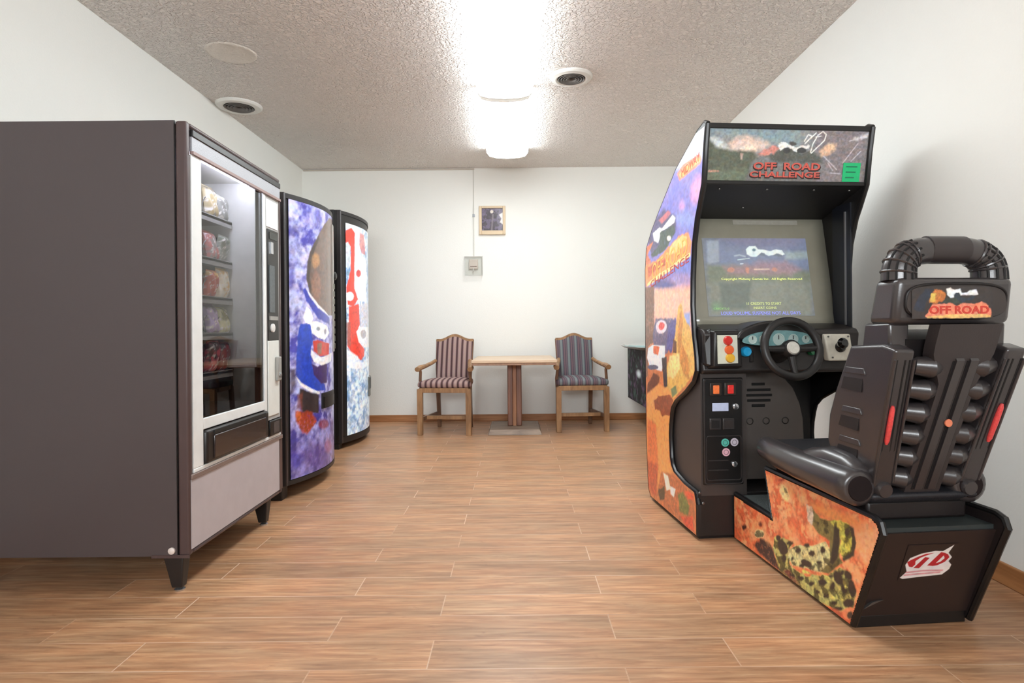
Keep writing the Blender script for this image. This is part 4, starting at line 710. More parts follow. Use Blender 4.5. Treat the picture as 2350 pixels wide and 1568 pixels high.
obj('side_seam', R().box(-1.3005, -1.2985, y0+.0005, y0+.004, z0, z1), M_black, root)

def bag(y, z, w, h, c1, c2, label, tilt=0.):
    t = thing('snack_bag', label, 'snack bag', (-1.445, y, z), 0, 'snack bags in the vending machine')
    r_ = random.random()*20
    def col(co):
        U, V = co[:, 1]/w, co[:, 2]/h; n = fbm(U*3+r_, V*3, 2); n2 = fbm(U*9+r_, V*9, 8)
        m = np.clip((n-.5)*9+.5, 0, 1)[:, None]; C = L(c1)*(1-m)+L(c2)*m
        k = np.clip((n2-.62)*12, 0, 1)[:, None]; C = C*(1-k)+L((240, 236, 230))*k
        return np.clip(C*(.8+.4*n2[:, None]), 0, 1)
    m = art_mat('foil_wrapper', .3, .4)
    def shell(sg):
        def f(u, v):
            a = 2*u-1; b = 2*v-1; p = (max(0, 1-a**4)**.5)*(max(0, 1-b**4)**.5)
            wr_ = .004*math.sin(13*u+9*v+r_)*p
            x = sg*(.028*p+.001)+wr_+tilt*b*.03
            return (x, w*(u-.5)*(1-.06*abs(b)**2*0+.05*math.cos(6*b)*0), h*v)
        return f
    painted('wrapper_front', MB().grid(shell(1), 22, 26), m, t, col)
    painted('wrapper_back', MB().grid(shell(-1), 10, 12), m, t, col)
    obj('top_seal', MB().grid(lambda u, v: (.0015*math.sin(60*u)+tilt*.03, w*(u-.5), h*(.985+.06*v)), 40, 2), mat('seal', tuple(int(.5*a_+.5*b2) for a_, b2 in zip(c1, c2)), .35), t, solid=.001)
BAGS = [
 (2.885, 0, .10, .15, (196, 176, 130), (120, 112, 96), 'tan snack bag on the top shelf of the snack machine, left one'),
 (2.995, 0, .10, .13, (150, 150, 140), (214, 212, 200), 'silvery grey snack bag on the top shelf of the snack machine, right one'),
 (2.885, 1, .09, .14, (190, 110, 104), (150, 140, 134), 'dull pink snack bag on the second shelf of the snack machine'),
 (2.995, 1, .10, .13, (138, 146, 128), (180, 182, 172), 'grey green snack bag on the second shelf of the snack machine'),
 (2.885, 2, .10, .13, (205, 96, 80), (230, 180, 110), 'red and orange snack bag on the middle shelf of the snack machine'),
 (2.995, 2, .11, .15, (250, 240, 214), (236, 196, 120), 'cream and yellow snack bag on the middle shelf of the snack machine'),
 (2.885, 3, .10, .14, (190, 168, 210), (120, 104, 120), 'pale purple snack bag on the fourth shelf of the snack machine'),
 (2.995, 3, .10, .13, (150, 148, 92), (226, 226, 176), 'olive and pale yellow snack bag on the fourth shelf of the snack machine'),
 (2.885, 4, .11, .15, (64, 30, 34), (226, 100, 118), 'black and pink snack bag on the lowest shelf of the snack machine'),
 (2.995, 4, .10, .14, (150, 36, 46), (60, 40, 62), 'dark red snack bag on the lowest shelf of the snack machine'),
]
for (y, k, w, h, c1, c2, lb) in BAGS: bag(y, shelves[k], w, h*.95, c1, c2, lb, random.uniform(-.6, .6))

# ------------------------------------------------------------------ the two drink machines
def drink_machine(name, label, Y0, Y1, X0, bulge, Z0, Z1, xback, key, basefn, nu, panel, dark, lit=0.):
    t = thing(name, label, 'vending machine', (X0-.4, (Y0+Y1)/2, 0), 0)
    px, py = -(X0-.4), -(Y0+Y1)/2
    def bx(y, b=bulge): s = min(1, max(0, (y-Y0)/(Y1-Y0))); return X0+b*4*s*(1-s)
    cab = MB().box(xback+px, X0-.05+px, Y0+py, Y1+py, Z0, Z1)
    obj('cabinet', cab, dark, t, bevel=.006)
    # curved door: outline in plan extruded
    N_ = 28
    pl = [(X0-.05+px, Y0+py), (X0-.05+px, Y1+py)]+[(bx(Y1-(Y1-Y0)*i/N_)-.012+px, Y1-(Y1-Y0)*i/N_+py) for i in range(N_+1)]
    obj('door', MB().prism(pl, 'z', Z0-.0, Z1-.004), M_black, t, smooth=.5)
    u0, u1, v0, v1 = panel
    def f(u, v):
        y = Y0+(Y1-Y0)*(u0+(u1-u0)*u); z = v0+(v1-v0)*v
        return (bx(y)-.006+px, y+py, z)
    def col(co):
        U, V = co[:, 1]-py, co[:, 2]
        return paint(key, U, V, basefn(U, V), 45.)
    o = painted('door_artwork', MB().grid(f, nu, 300), art_mat(key+'_art', .28, .5, lit), t, col)
    # frame mouldings round the artwork, following the bow
    for (za, zb) in ((Z1-.035, Z1-.006), (Z0, v0-.004)):
        pts = [(bx(Y0+(Y1-Y0)*i/N_)-.004+px, Y0+(Y1-Y0)*i/N_+py, (za+zb)/2) for i in range(N_+1)]
        mb = MB()
        for i in range(N_):
            p, q = pts[i], pts[i+1]
            mb.hexa([(p[0]-.014, p[1], za), (p[0], p[1], za), (q[0], q[1], za), (q[0]-.014, q[1], za)], [(p[0]-.014, p[1], zb), (p[0], p[1], zb), (q[0], q[1], zb), (q[0]-.014, q[1], zb)])
        obj('door_moulding', mb, M_blackm, t)
    obj('side_moulding', MB().box(X0-.03+px, X0+.006+px, Y0-.004+py, Y0+.026+py, Z0, Z1-.004), mat('side_moulding', (60, 56, 58), .35), t, bevel=.005)
    return t, bx, px, py
def base2(U, V):
    n = fbm(U*9, V*9, 21); n2 = fbm(U*30, V*30, 22); n3 = fbm(U*5, V*5, 23)
    m = np.clip((n*.6+n2*.5-.42)*4, 0, 1)[:, None]
    C = L((70, 66, 172))*(1-m)+L((196, 196, 240))*m
    low = np.clip((.75-V)/.5, 0, 1)[:, None]
    C2 = L((58, 50, 132))*(1-m)+L((140, 132, 200))*m
    return (C*(1-low)+C2*low)*(.75+.5*n2[:, None])
def base3(U, V):
    n = fbm(U*12, V*12, 31); n2 = fbm(U*36, V*36, 32); m = np.clip((n*.5+n2*.6-.40)*4, 0, 1)[:, None]
    C = L((120, 158, 200))*(1-m)+L((226, 238, 250))*m
    return C*(.85+.3*n2[:, None])
t2, bx2, px2, py2 = drink_machine('drink_vending_machine', 'blue and white swirl drink machine beside the snack machine, middle one', 3.60, 4.52, -1.36, .115, .085, 1.83, -2.15, 'm2', base2, 130, (.045, .97, .115, 1.795), mat('drink_cabinet', (40, 38, 42), .45), .05)
def feet(t, X0, Y0, Y1, px, py, h):
    for yy in (Y0+.05, Y1-.06):
        for xx in (X0-.06, -2.08):
            obj('foot', MB().box(xx-.05+px, xx+.035+px, yy-.045+py, yy+.045+py, 0, h), M_blackm, t, bevel=.006)
feet(t2, -1.36, 3.60, 4.52, px2, py2, .085)
# selection strip, coin parts and delivery port on the bowed door
def onbow(bx, px, py, ya, yb, za, zb, off, th, n=8):
    mb = MB()
    for i in range(n):
        p, q = ya+(yb-ya)*i/n, ya+(yb-ya)*(i+1)/n; xp, xq = bx(p)+off+px, bx(q)+off+px
        mb.hexa([(xp, p+py, za), (xp+th, p+py, za), (xq+th, q+py, za), (xq, q+py, za)], [(xp, p+py, zb), (xp+th, p+py, zb), (xq+th, q+py, zb), (xq, q+py, zb)])
    return mb
sp = obj('selection_column', onbow(bx2, px2, py2, 4.22, 4.47, .86, 1.74, -.006, .008), mat('selection_panel', (168, 166, 160), .3, mottle=(30, .2)), t2)
for i in range(9):
    obj('selection_button', onbow(bx2, px2, py2, 4.26, 4.42, .88+i*.052, .916+i*.052, .002, .006, 3), mat('selection_button', (112, 118, 106), .35), sp)
obj('lock', MB().lathe([(.03, -.02), (.03, .012), (.018, .02)], (bx2(4.36)+px2, 4.36+py2, 1.395), 'x', 20), M_black, t2)
obj('delivery_port', onbow(bx2, px2, py2, 3.945, 4.2, .50, .60, -.004, .010), M_black, t2, bevel=.0)
obj('port_flap', onbow(bx2, px2, py2, 3.96, 4.18, .505, .575, .006, .004), mat('port_flap', (20, 18, 20), .3), t2)
t3, bx3, px3, py3 = drink_machine('drink_vending_machine', 'tall drink machine with red and white over icy blue artwork, farthest on the left', 5.15, 6.07, -1.47, .10, .05, 2.03, -2.2, 'm3', base3, 100, (.085, .985, .105, 1.93), mat('drink_cabinet_dark', (30, 28, 30), .45), .16)
feet(t3, -1.47, 5.15, 6.07, px3, py3, .05)
dp = obj('delivery_port', onbow(bx3, px3, py3, 5.70, 5.95, .39, .57, -.004, .012), mat('port_surround', (112, 112, 106), .4), t3)
obj('port_flap', onbow(bx3, px3, py3, 5.73, 5.93, .46, .56, .008, .004), M_black, dp)
# ------------------------------------------------------------------ armchairs and table by the far wall
def stripe_mat(name, cols, pitch, axis='X'):
    m = bpy.data.materials.new(name); m.use_nodes = True; nt = m.node_tree; b = nt.nodes['Principled BSDF']
    tc = nt.nodes.new('ShaderNodeTexCoord'); sp_ = nt.nodes.new('ShaderNodeSeparateXYZ'); nt.links.new(tc.outputs['Object'], sp_.inputs[0])
    mu = nt.nodes.new('ShaderNodeMath'); mu.operation = 'MULTIPLY_ADD'; mu.inputs[1].default_value = 1/pitch; mu.inputs[2].default_value = 50.35
    fr_ = nt.nodes.new('ShaderNodeMath'); fr_.operation = 'FRACT'
    nt.links.new(sp_.outputs[axis], mu.inputs[0]); nt.links.new(mu.outputs[0], fr_.inputs[0])
    r = nt.nodes.new('ShaderNodeValToRGB'); r.color_ramp.interpolation = 'EASE'; e = r.color_ramp.elements
    e[0].position = cols[0][0]; e[0].color = (*lin(cols[0][1]), 1); e[1].position = cols[-1][0]; e[1].color = (*lin(cols[-1][1]), 1)
    for p_, c in cols[1:-1]: k = e.new(p_); k.color = (*lin(c), 1)
    nt.links.new(fr_.outputs[0], r.inputs[0])
    n = nt.nodes.new('ShaderNodeTexNoise'); n.inputs['Scale'].default_value = 180; nt.links.new(tc.outputs['Object'], n.inputs['Vector'])
    x = nt.nodes.new('ShaderNodeMix'); x.data_type = 'RGBA'; x.blend_type = 'OVERLAY'; x.inputs[0].default_value = .25
    nt.links.new(r.outputs[0], x.inputs[6]); nt.links.new(n.outputs['Color'], x.inputs[7]); nt.links.new(x.outputs[2], b.inputs['Base Color'])
    b.inputs['Roughness'].default_value = .85; b.inputs['Specular IOR Level'].default_value = .2
    return m
M_str1 = stripe_mat('mauve_stripe', [(0, (78, 58, 58)), (.12, (86, 64, 64)), (.28, (160, 132, 130)), (.55, (168, 146, 134)), (.72, (160, 132, 130)), (.9, (78, 58, 58))], .052)
M_str2 = stripe_mat('blue_stripe', [(0, (66, 60, 70)), (.15, (112, 96, 102)), (.3, (92, 86, 94)), (.45, (122, 130, 130)), (.6, (116, 124, 126)), (.75, (80, 72, 82)), (.88, (116, 94, 100))], .075)
M_oak = wood_mat('chair_wood', (124, 90, 60), (176, 136, 96), .4, (25, 25, 4))
M_oakd = wood_mat('chair_wood_dark', (96, 68, 52), (132, 98, 74), .4, (25, 25, 4))
def cushion(mb, x0, x1, y0, y1, z0, z1, r, puff, n=12):
    """rounded, puffed box as six welded grids"""
    cx, cy, cz = (x0+x1)/2, (y0+y1)/2, (z0+z1)/2; hx, hy, hz = (x1-x0)/2, (y1-y0)/2, (z1-z0)/2
    def pr(a, b, c):
        p = Vector((a*hx, b*hy, c*hz)); q = Vector((max(-hx+r, min(hx-r, p.x)), max(-hy+r, min(hy-r, p.y)), max(-hz+r, min(hz-r, p.z))))
        d = p-q
        if d.length > 1e-9: p = q+d.normalized()*r
        k = (1-a*a)*(1-b*b) if abs(c) == 1 else 0; p.z += puff*k*c
        return (p.x+cx, p.y+cy, p.z+cz)
    for (i, j, k_) in ((0, 1, 2), (1, 2, 0), (2, 0, 1)):
        for s in (-1, 1):
            def f(u, v):
                q = [0, 0, 0]; q[i] = 2*u-1; q[j] = 2*v-1; q[k_] = s; return pr(*q)
            mb.grid(f, n, n)
    return mb
def weld(o):
    bm = bmesh.new(); bm.from_mesh(o.data); bmesh.ops.remove_doubles(bm, verts=bm.verts, dist=1e-5); bmesh.ops.recalc_face_normals(bm, faces=bm.faces)
    for f in bm.faces: f.smooth = True
    bm.to_mesh(o.data); bm.free(); return o
def armchair(loc, rz, fabric, label):
    t = thing('upholstered_armchair', label, 'armchair', loc, rz, 'striped armchairs at the far wall table')
    wf_, wb_, dp_ = .235, .165, .44          # half width at the front and back legs, depth
    for s in (-1, 1):
        obj('leg', MB().hexa([(s*wf_-.024, -.024, 0), (s*wf_+.024, -.024, 0), (s*wf_+.024, .024, 0), (s*wf_-.024, .024, 0)],
                             [(s*wf_-.026, -.028, .44), (s*wf_+.026, -.028, .44), (s*wf_+.026, .024, .44), (s*wf_-.026, .024, .44)]), M_oak, t, bevel=.003)
        obj('leg', MB().hexa([(s*wb_-.018, dp_+.05, 0), (s*wb_+.018, dp_+.05, 0), (s*wb_+.018, dp_+.085, 0), (s*wb_-.018, dp_+.085, 0)],
                             [(s*wb_-.02, dp_-.01, .44), (s*wb_+.02, dp_-.01, .44), (s*wb_+.02, dp_+.03, .44), (s*wb_-.02, dp_+.03, .44)]), M_oakd, t, bevel=.003)
        obj('side_stretcher', MB().hexa([(s*wf_-.011, .02, .13), (s*wf_+.011, .02, .13), (s*wb_+.011, dp_+.05, .13), (s*wb_-.011, dp_+.05, .13)],
                                        [(s*wf_-.011, .02, .165), (s*wf_+.011, .02, .165), (s*wb_+.011, dp_+.05, .165), (s*wb_-.011, dp_+.05, .165)]), M_oakd, t)
        obj('arm_post', MB().tube([(s*(wf_+.005), .06, .42), (s*(wf_+.012), .05, .52), (s*(wf_+.004), .035, .60), (s*(wf_+.012), .02, .632)], [.016, .015, .014, .02], 8), M_oakd, t)
        pts = [(s*(wf_+.02), -.02, .628), (s*(wf_+.014), .05, .640), (s*(wf_-.012), .16, .650), (s*(wb_+.028), .30, .672), (s*(wb_+.015), .40, .69)]
        obj('armrest', MB().tube(pts, [.024, .026, .02, .018, .018], 10, sq=1.15), M_oak, t)
    obj('cross_stretcher', MB().box(-.208, .208, .14, .165, .13, .165), M_oak, t, bevel=.003)
    rail = MB().box(-.235, .235, -.022, .0, .405, .452)
    rail.hexa([(-.245, 0, .405), (-.225, 0, .405), (-wb_+.01, dp_, .405), (-wb_-.01, dp_, .405)], [(-.245, 0, .452), (-.225, 0, .452), (-wb_+.01, dp_, .452), (-wb_-.01, dp_, .452)])
    rail.hexa([(.225, 0, .405), (.245, 0, .405), (wb_+.01, dp_, .405), (wb_-.01, dp_, .405)], [(.225, 0, .452), (.245, 0, .452), (wb_+.01, dp_, .452), (wb_-.01, dp_, .452)])
    rail.box(-wb_, wb_, dp_-.02, dp_, .405, .452)
    obj('seat_rail', rail, M_oak, t, bevel=.003)
    s_ = MB(); cushion(s_, -.262, .262, -.03, dp_+.01, .448, .515, .03, .022)
    s_.v = [(x*(1-.22*max(0, y)/dp_), y, z) for x, y, z in s_.v]
    weld(obj('seat', s_, fabric, t))
    def topz(u): return .905+.05*(.5+.5*math.cos(math.pi*min(1, abs(u)*1.25)))
    # upholstered back with camel top, leaning backwards
    bk = MB()
    def fr2(sg):
        def f(u, v):
            a = 2*u-1; z = .50+(topz(a)-.02-.50)*v; hw = .172+.020*v
            p = (1-a**6)*(1-(2*v-1)**6)
            y = dp_-.01+.10*(v)+sg*(.022+.014*p)
            return (a*hw, y, z)
        return f
    bk.grid(fr2(-1), 16, 16); bk.grid(fr2(1), 16, 16)
    n1_ = 17*17
    for i in range(16):
        for (a, b) in ((i, i+1), (16*17+i, 16*17+i+1), (i*17, (i+1)*17), (i*17+16, (i+1)*17+16)): bk.f.append((a, b, b+n1_, a+n1_))
    weld(obj('backrest', bk, fabric, t))
    tp = [(a*.192/1.0, dp_+.09, topz(a)) for a in [i/12-1 for i in range(25)]]
    cr_ = MB()
    for p, q in zip(tp[:-1], tp[1:]):
        cr_.hexa([(p[0], p[1]-.022, p[2]-.024), (q[0], q[1]-.022, q[2]-.024), (q[0], q[1]+.02, q[2]-.024), (p[0], p[1]+.02, p[2]-.024)],
                 [(p[0], p[1]-.022, p[2]+.006), (q[0], q[1]-.022, q[2]+.006), (q[0], q[1]+.02, q[2]+.006), (p[0], p[1]+.02, p[2]+.006)])
    weld(obj('crest_rail', cr_, M_oak, t))
    for s in (-1, 1):
        obj('back_post', MB().tube([(s*wb_, dp_+.015, .44), (s*.178, dp_+.02, .6), (s*.188, dp_+.09, .90)], [.016, .013, .012], 8), M_oakd, t)
    return t
armchair((-.68, 5.815, 0), math.radians(-6), M_str1, 'wooden armchair in mauve and brown stripes, left of the table by the far wall')
armchair((.652, 5.945, 0), math.radians(3.5), M_str2, 'wooden armchair in blue grey stripes, right of the table by the far wall')
t = thing('pedestal_table', 'wooden pedestal table between the two striped armchairs', 'table', (-.01, 6.08, 0))
M_ttop = wood_mat('table_top_wood', (196, 168, 140), (224, 198, 168), .35, (3, 25, 25))
M_tcol = wood_mat('table_column_wood', (92, 58, 46), (140, 94, 72), .35, (30, 30, 2))
obj('tabletop', MB().box(-.395, .395, -.47, .47, .692, .722), M_ttop, t, bevel=.006)
obj('top_edge', MB().box(-.388, .388, -.463, .463, .672, .692), wood_mat('table_edge', (140, 106, 84), (170, 132, 104), .4), t, bevel=.003)
for a, b_ in ((-.07, -.016), (.016, .07)):
    obj('column_post', MB().box(a, b_, -.05, .05, .05, .672), M_tcol, t, bevel=.008, seg=3)
obj('column_core', MB().box(-.016, .016, -.035, .035, .05, .672), wood_mat('column_core_wood', (150, 100, 66), (176, 124, 86), .4), t)
obj('base_plate', MB().hexa([(-.258, -.30, 0), (.258, -.30, 0), (.258, .30, 0), (-.258, .30, 0)], [(-.238, -.27, .05), (.238, -.27, .05), (.238, .27, .05), (-.238, .27, .05)]), wood_mat('base_wood', (120, 102, 88), (162, 142, 124), .5, (4, 25, 25)), t, bevel=.004)

# ------------------------------------------------------------------ dark game table behind the arcade cabinet
t = thing('game_table', 'dark game table with pale rounded glass top, half hidden behind the arcade cabinet', 'game table', (1.46, 6.05, 0))
def gt_col(co):
    U, V = co[:, 1], co[:, 2]; n = fbm(U*16, V*16, 41); n2 = fbm(U*40, V*40, 42); C = L((30, 28, 34))*(.5+n2[:, None]*1.2)
    m = np.clip((n-.56)*10, 0, 1)[:, None]; C = C*(1-m)+L((104, 82, 110))*m
    m = np.clip((fbm(U*16, V*16, 47)-.6)*10, 0, 1)[:, None]; C = C*(1-m)+L((74, 100, 92))*m
    d = np.hypot((U+.12)/.10, (V-.56)/.035); m = np.clip(1.4-d, 0, 1)[:, None]; return np.clip(C*(1-m)+L((226, 240, 244))*m, 0, 1)  # soft white highlight painted into the side colours
obj('cabinet', MB().box(-.26, .26, -.45, .45, .27, .80), M_black, t)
painted('side_artwork', MB().grid(lambda u, v: (-.262, -.45+.9*u, .272+.526*v), 60, 50), art_mat('game_table_art', .7, .0), t, gt_col)
top = [(math.copysign(abs(math.cos(a))**.7, math.cos(a))*.37, math.copysign(abs(math.sin(a))**.7, math.sin(a))*.50) for a in [2*math.pi*i/40 for i in range(40)]]
obj('rim', MB().hexa([(0, 0, .80)]*0 or [(-.3, -.42, .80), (.3, -.42, .80), (.3, .42, .80), (-.3, .42, .80)], [(-.34, -.46, .825), (.34, -.46, .825), (.34, .46, .825), (-.34, .46, .825)]), mat('rim_grey', (136, 134, 130), .35), t, bevel=.01)
obj('glass_top', MB().prism(top, 'z', .825, .843), mat('pale_glass', (176, 206, 206), .08, coat=1.), t, bevel=.003)
obj('pedestal', MB().box(-.02, .22, -.2, .2, .03, .27), M_black, t, bevel=.01)
obj('base', MB().box(-.05, .26, -.28, .28, 0, .03), M_black, t, bevel=.008)

# ------------------------------------------------------------------ arcade cabinet (local: x right along its front, y towards its back)
ANG = math.radians(5.2); F0 = (.847, 2.865, 0)
arc = thing('arcade_cabinet', 'tall black driving arcade cabinet with desert artwork and steering wheel', 'arcade machine', F0, ANG)
WC = .80
FR = [(-.143, 1.915), (-.121, 1.81), (-.098, 1.66), (-.05, 1.57), (-.018, 1.515), (.022, 1.40), (.043, 1.236), (.048, 1.11), (.032, .966), (.003, .864), (-.001, .802), (.037, .748), (.14, .69), (.275, .63), (.325, .59), (.343, .551), (.36, .49), (.366, .432), (.355, .32), (.335, .28), (.298, .252), (.163, .228), (.02, .221), (-.002, .17), (0, .02)]
BK = [(.70, .02), (.745, .06), (.776, .36), (.778, .88), (.77, 1.348), (.744, 1.475), (.643, 1.562), (.525, 1.639), (.38, 1.727), (.246, 1.808), (.095, 1.864), (-.042, 1.914), (-.115, 1.928)]
M_cab = mat('cabinet_black', (38, 35, 35), .42, bump=(300, .05))
M_tm = mat('t_moulding', (30, 29, 30), .3)
M_in = mat('cabinet_inner', (30, 27, 28), .5)
prof = FR+BK
for k, x0 in ((0, 0.), (1, WC-.02)):
    sp_ = obj('side_panel', MB().prism(prof, 'x', x0, x0+.02), M_cab, arc)
    obj('edge_moulding', MB().tube([(x0+.010, y, z) for y, z in (FR[:-1])], .012, 8), M_tm, sp_)
    obj('top_moulding', MB().tube([(x0+.010, y, z) for y, z in ([(-.143, 1.915)]+BK[::-1])], .011, 8), M_tm, sp_)
    if k == 0: left_panel = sp_
fz = np.array([p[1] for p in FR][::-1]); fy = np.array([p[0] for p in FR][::-1])
bz = np.array([p[1] for p in BK]); by = np.array([p[0] for p in BK])
def side_base(U, V):
    n = fbm(U*8, V*8, 61); n2 = fbm(U*40, V*40, 62)
    z = V[:, None]; sky = L((112, 116, 196))*(1-n[:, None]*.35)+L((196, 170, 214))*n[:, None]*.35
    top_ = L((176, 176, 222)); org = L((206, 122, 74))*(.75+.5*n2[:, None])
    a = np.clip((1.30-z)/.25, 0, 1); C = sky*(1-a)+L((236, 178, 160))*a
    a = np.clip((1.02-z)/.15, 0, 1); C = C*(1-a)+org*a
    a = np.clip((z-1.80)/.12, 0, 1); return C*(1-a)+top_*a
def side_pt(u, v):
    z = .024+(1.905-.024)*v; a = np.interp(z, bz, by)-.012; b = np.interp(z, fz, fy)+.010
    return (-.0015, a+(b-a)*u, z)
def side_col(co): return np.clip(paint('side', co[:, 1], co[:, 2], side_base(co[:, 1], co[:, 2]), 55.)*1.22, 0, 1)
painted('side_artwork', MB().grid(side_pt, 150, 400), art_mat('side_art', .35, .35), left_panel, side_col)
M_yel = mat('print_yellow', (250, 200, 110), .4); M_org = mat('print_orange', (240, 128, 84), .4); M_red = mat('print_red', (206, 78, 66), .4); M_wht = mat('print_white', (232, 228, 232), .45)
def side_text(name, body, y0_, y1_, z0_, z1_, tilt, m, d=.001, x=-.0017):
    return text(name, body, m, left_panel, y0_, y1_, z0_, z1_, x, 'side', d, tilt=tilt)
side_text('side_lettering', 'OFF ROAD', .63, .09, 1.275, 1.365, .085, M_yel)
side_text('side_lettering', 'CHALLENGE', .66, .07, 1.235, 1.272, .085, M_red)
side_text('maker_lettering', 'MIDWAY', .155, -.07, 1.748, 1.785, .022, M_red)

# carcass: back, top, floor boards
obj('back_board', MB().box(.02, WC-.02, .74, .755, .06, 1.42), M_in, arc)
obj('roof_board', MB().prism([(-.12, 1.900), (-.04, 1.896), (.095, 1.846), (.38, 1.71), (.643, 1.545), (.755, 1.42), (.74, 1.40), (.63, 1.53), (.37, 1.695), (.09, 1.83), (-.05, 1.88), (-.12, 1.884)], 'x', .02, WC-.02), M_cab, arc)
# marquee
def mar_y(z): return -.092-.045*(z-1.66)/.255
mq = obj('marquee_frame', MB().prism([(mar_y(1.655)-.006, 1.655), (mar_y(1.655)+.02, 1.655), (mar_y(1.672)+.02, 1.672), (mar_y(1.672)-.006, 1.672)], 'x', .02, WC-.02)
         .prism([(mar_y(1.896)-.008, 1.896), (mar_y(1.896)+.02, 1.896), (mar_y(1.918)+.02, 1.918), (mar_y(1.918)-.008, 1.918)], 'x', .02, WC-.02), M_black, arc, bevel=.002)
def marq_base(U, V):
    n2 = fbm(U*50, V*50, 71); n = fbm(U*9, V*14, 72)
    t_ = np.clip((V-1.66)/.25, 0, 1)[:, None]
    return (L((104, 100, 96))*(1-t_)+L((132, 140, 144))*t_)*(.8+.3*n2[:, None]+.15*n[:, None])
ma = painted('marquee_artwork', MB().grid(lambda u, v: (.021+(WC-.042)*u, mar_y(1.672+.224*v), 1.672+.224*v), 330, 110), art_mat('marquee_art', .25, .5), arc,
        lambda co: (lambda C: np.clip(1.25*(C*.72+C.mean(1, keepdims=True)*.28)+.015, 0, 1))(paint('marq', co[:, 0], co[:, 2], marq_base(co[:, 0], co[:, 2]), 90., .8)))
obj('marquee_backing', MB().prism([(mar_y(1.66)+.003, 1.66), (mar_y(1.90)+.003, 1.90), (mar_y(1.90)+.02, 1.90), (mar_y(1.66)+.02, 1.66)], 'x', .02, WC-.02), M_in, arc)
M_mr = mat('marquee_letter_red', (214, 96, 84), .4); M_mp = mat('marquee_letter_shadow', (74, 44, 42), .5); M_my = mat('marquee_letter_cream', (232, 186, 140), .4)
for nm, bd, xa, xb_, za, zb in (('marquee_title', 'OFF', .237, .345, 1.722, 1.754), ('marquee_title', 'ROAD', .382, .556, 1.722, 1.754), ('marquee_title', 'CHALLENGE', .222, .556, 1.689, 1.714)):
    text('title_shadow', bd, M_mp, ma, xa-.003, xb_+.005, za-.006, zb-.001, lambda z: mar_y(z)-.0008, depth=.0008, bold=.05)
    text(nm, bd, M_mr, ma, xa, xb_, za, zb, lambda z: mar_y(z)-.002, depth=.0008, bold=.025)
st = obj('green_sticker', MB().prism([(mar_y(1.673)-.0035, 1.673), (mar_y(1.757)-.0035, 1.757), (mar_y(1.757)-.0015, 1.757), (mar_y(1.673)-.0015, 1.673)], 'x', .668, .752), mat('sticker_green', (24, 190, 120), .5, mottle=(60, .12)), arc)
M_gl = mat('sticker_print', (14, 120, 84), .5)
for k, b_ in enumerate(('1 PLAYER', '50 CENTS', '2 COINS')):
    obj('printed_line', MB().prism([(mar_y(1.737-.024*k)-.0042, 1.737-.024*k), (mar_y(1.743-.024*k)-.0042, 1.743-.024*k), (mar_y(1.743-.024*k)-.0034, 1.743-.024*k), (mar_y(1.737-.024*k)-.0034, 1.737-.024*k)], 'x', .682, .736-.006*k), M_gl, st)
# hood underside with screws
us = obj('hood_underside', MB().prism([(-.085, 1.668), (.25, 1.568), (.25, 1.556), (-.085, 1.655)], 'x', .02, WC-.02), M_in, arc)
M_scr = mat('screw_head', (110, 108, 106), .3, metal=.7)
for x, y in ((.10, -.05), (.33, -.05), (.56, -.05), (.735, -.05), (.295, .12)):
    z = 1.655-(y+.085)*.0993/.335*1.0
    obj('screw', MB().lathe([(.006, z+.001), (.006, z-.003), (.003, z-.005)], (x, y, 0), 'z', 12), M_scr, us)
# monitor
def gy(z): return .13+.205*(z-1.01)
M_bez = mat('monitor_bezel', (148, 145, 130), .22, spec=.6, coat=.5)
def bez(u, v):
    z = .99+.58*v; return (.02+(WC-.04)*u, gy(z), z)
mo = obj('monitor_bezel', MB().grid(bez, 10, 10), M_bez, arc, solid=.006, fix=False)
def scr_base(U, V):
    n = fbm(U*60, V*60, 81); return L((118, 124, 138))[None]*(.9+.2*n[:, None])
def scr_pt(u, v):
    z = 1.057+.400*v; x = .122+.552*u-.01*(v)*(2*u-1)*0; b = .010*(1-(2*u-1)**2)*(1-(2*v-1)**2)
    return (x, gy(z)-.005-b, z)
cs = painted('picture_tube', MB().grid(scr_pt, 210, 160), art_mat('screen_picture', .16, .6, .16), arc, lambda co: (lambda C: C*.62+C.mean(1, keepdims=True)*.22+L((138, 142, 132))*.22)(paint('scr', co[:, 0], co[:, 2], scr_base(co[:, 0], co[:, 2]), 60., .35)))  # grey wash mixed into the picture in place of reflections
def scy(z): return gy(z)-.0165
def glow(n, c, e=.5): return mat(n, c, .3, emit=(c, e))
text('screen_lettering', 'Copyright Midway Games Inc.  All Rights Reserved', glow('screen_text_yellow', (214, 222, 130)), cs, .20, .622, 1.236, 1.250, scy, depth=.0006)
text('screen_lettering', '11 CREDITS TO START', glow('screen_text_pale', (186, 196, 130)), cs, .318, .498, 1.113, 1.126, scy, depth=.0006)
text('screen_lettering', 'INSERT COINS', glow('screen_text_pale2', (186, 196, 130)), cs, .352, .47, 1.093, 1.104, scy, depth=.0006)
text('screen_lettering', 'CREDITS 0', glow('screen_text_green', (130, 176, 110)), cs, .146, .225, 1.090, 1.100, scy, depth=.0006)
text('screen_lettering', 'LOUD VOLUME, SUSPENSE NOT ALL DAYS', glow('screen_text_blue', (130, 136, 226)), cs, .182, .592, 1.062, 1.080, scy, depth=.0006)
obj('bezel_label', MB().prism([(gy(1.528)-.006, 1.528), (gy(1.552)-.006, 1.552), (gy(1.552)-.003, 1.552), (gy(1.528)-.003, 1.528)], 'x', .295, .64), mat('bezel_label', (158, 156, 146), .4, mottle=(60, .15)), mo)
obj('corner_trim', MB().box(WC-.034, WC-.028, .03, .038, 1.01, 1.56), mat('trim_steel', (110, 110, 112), .3), arc)
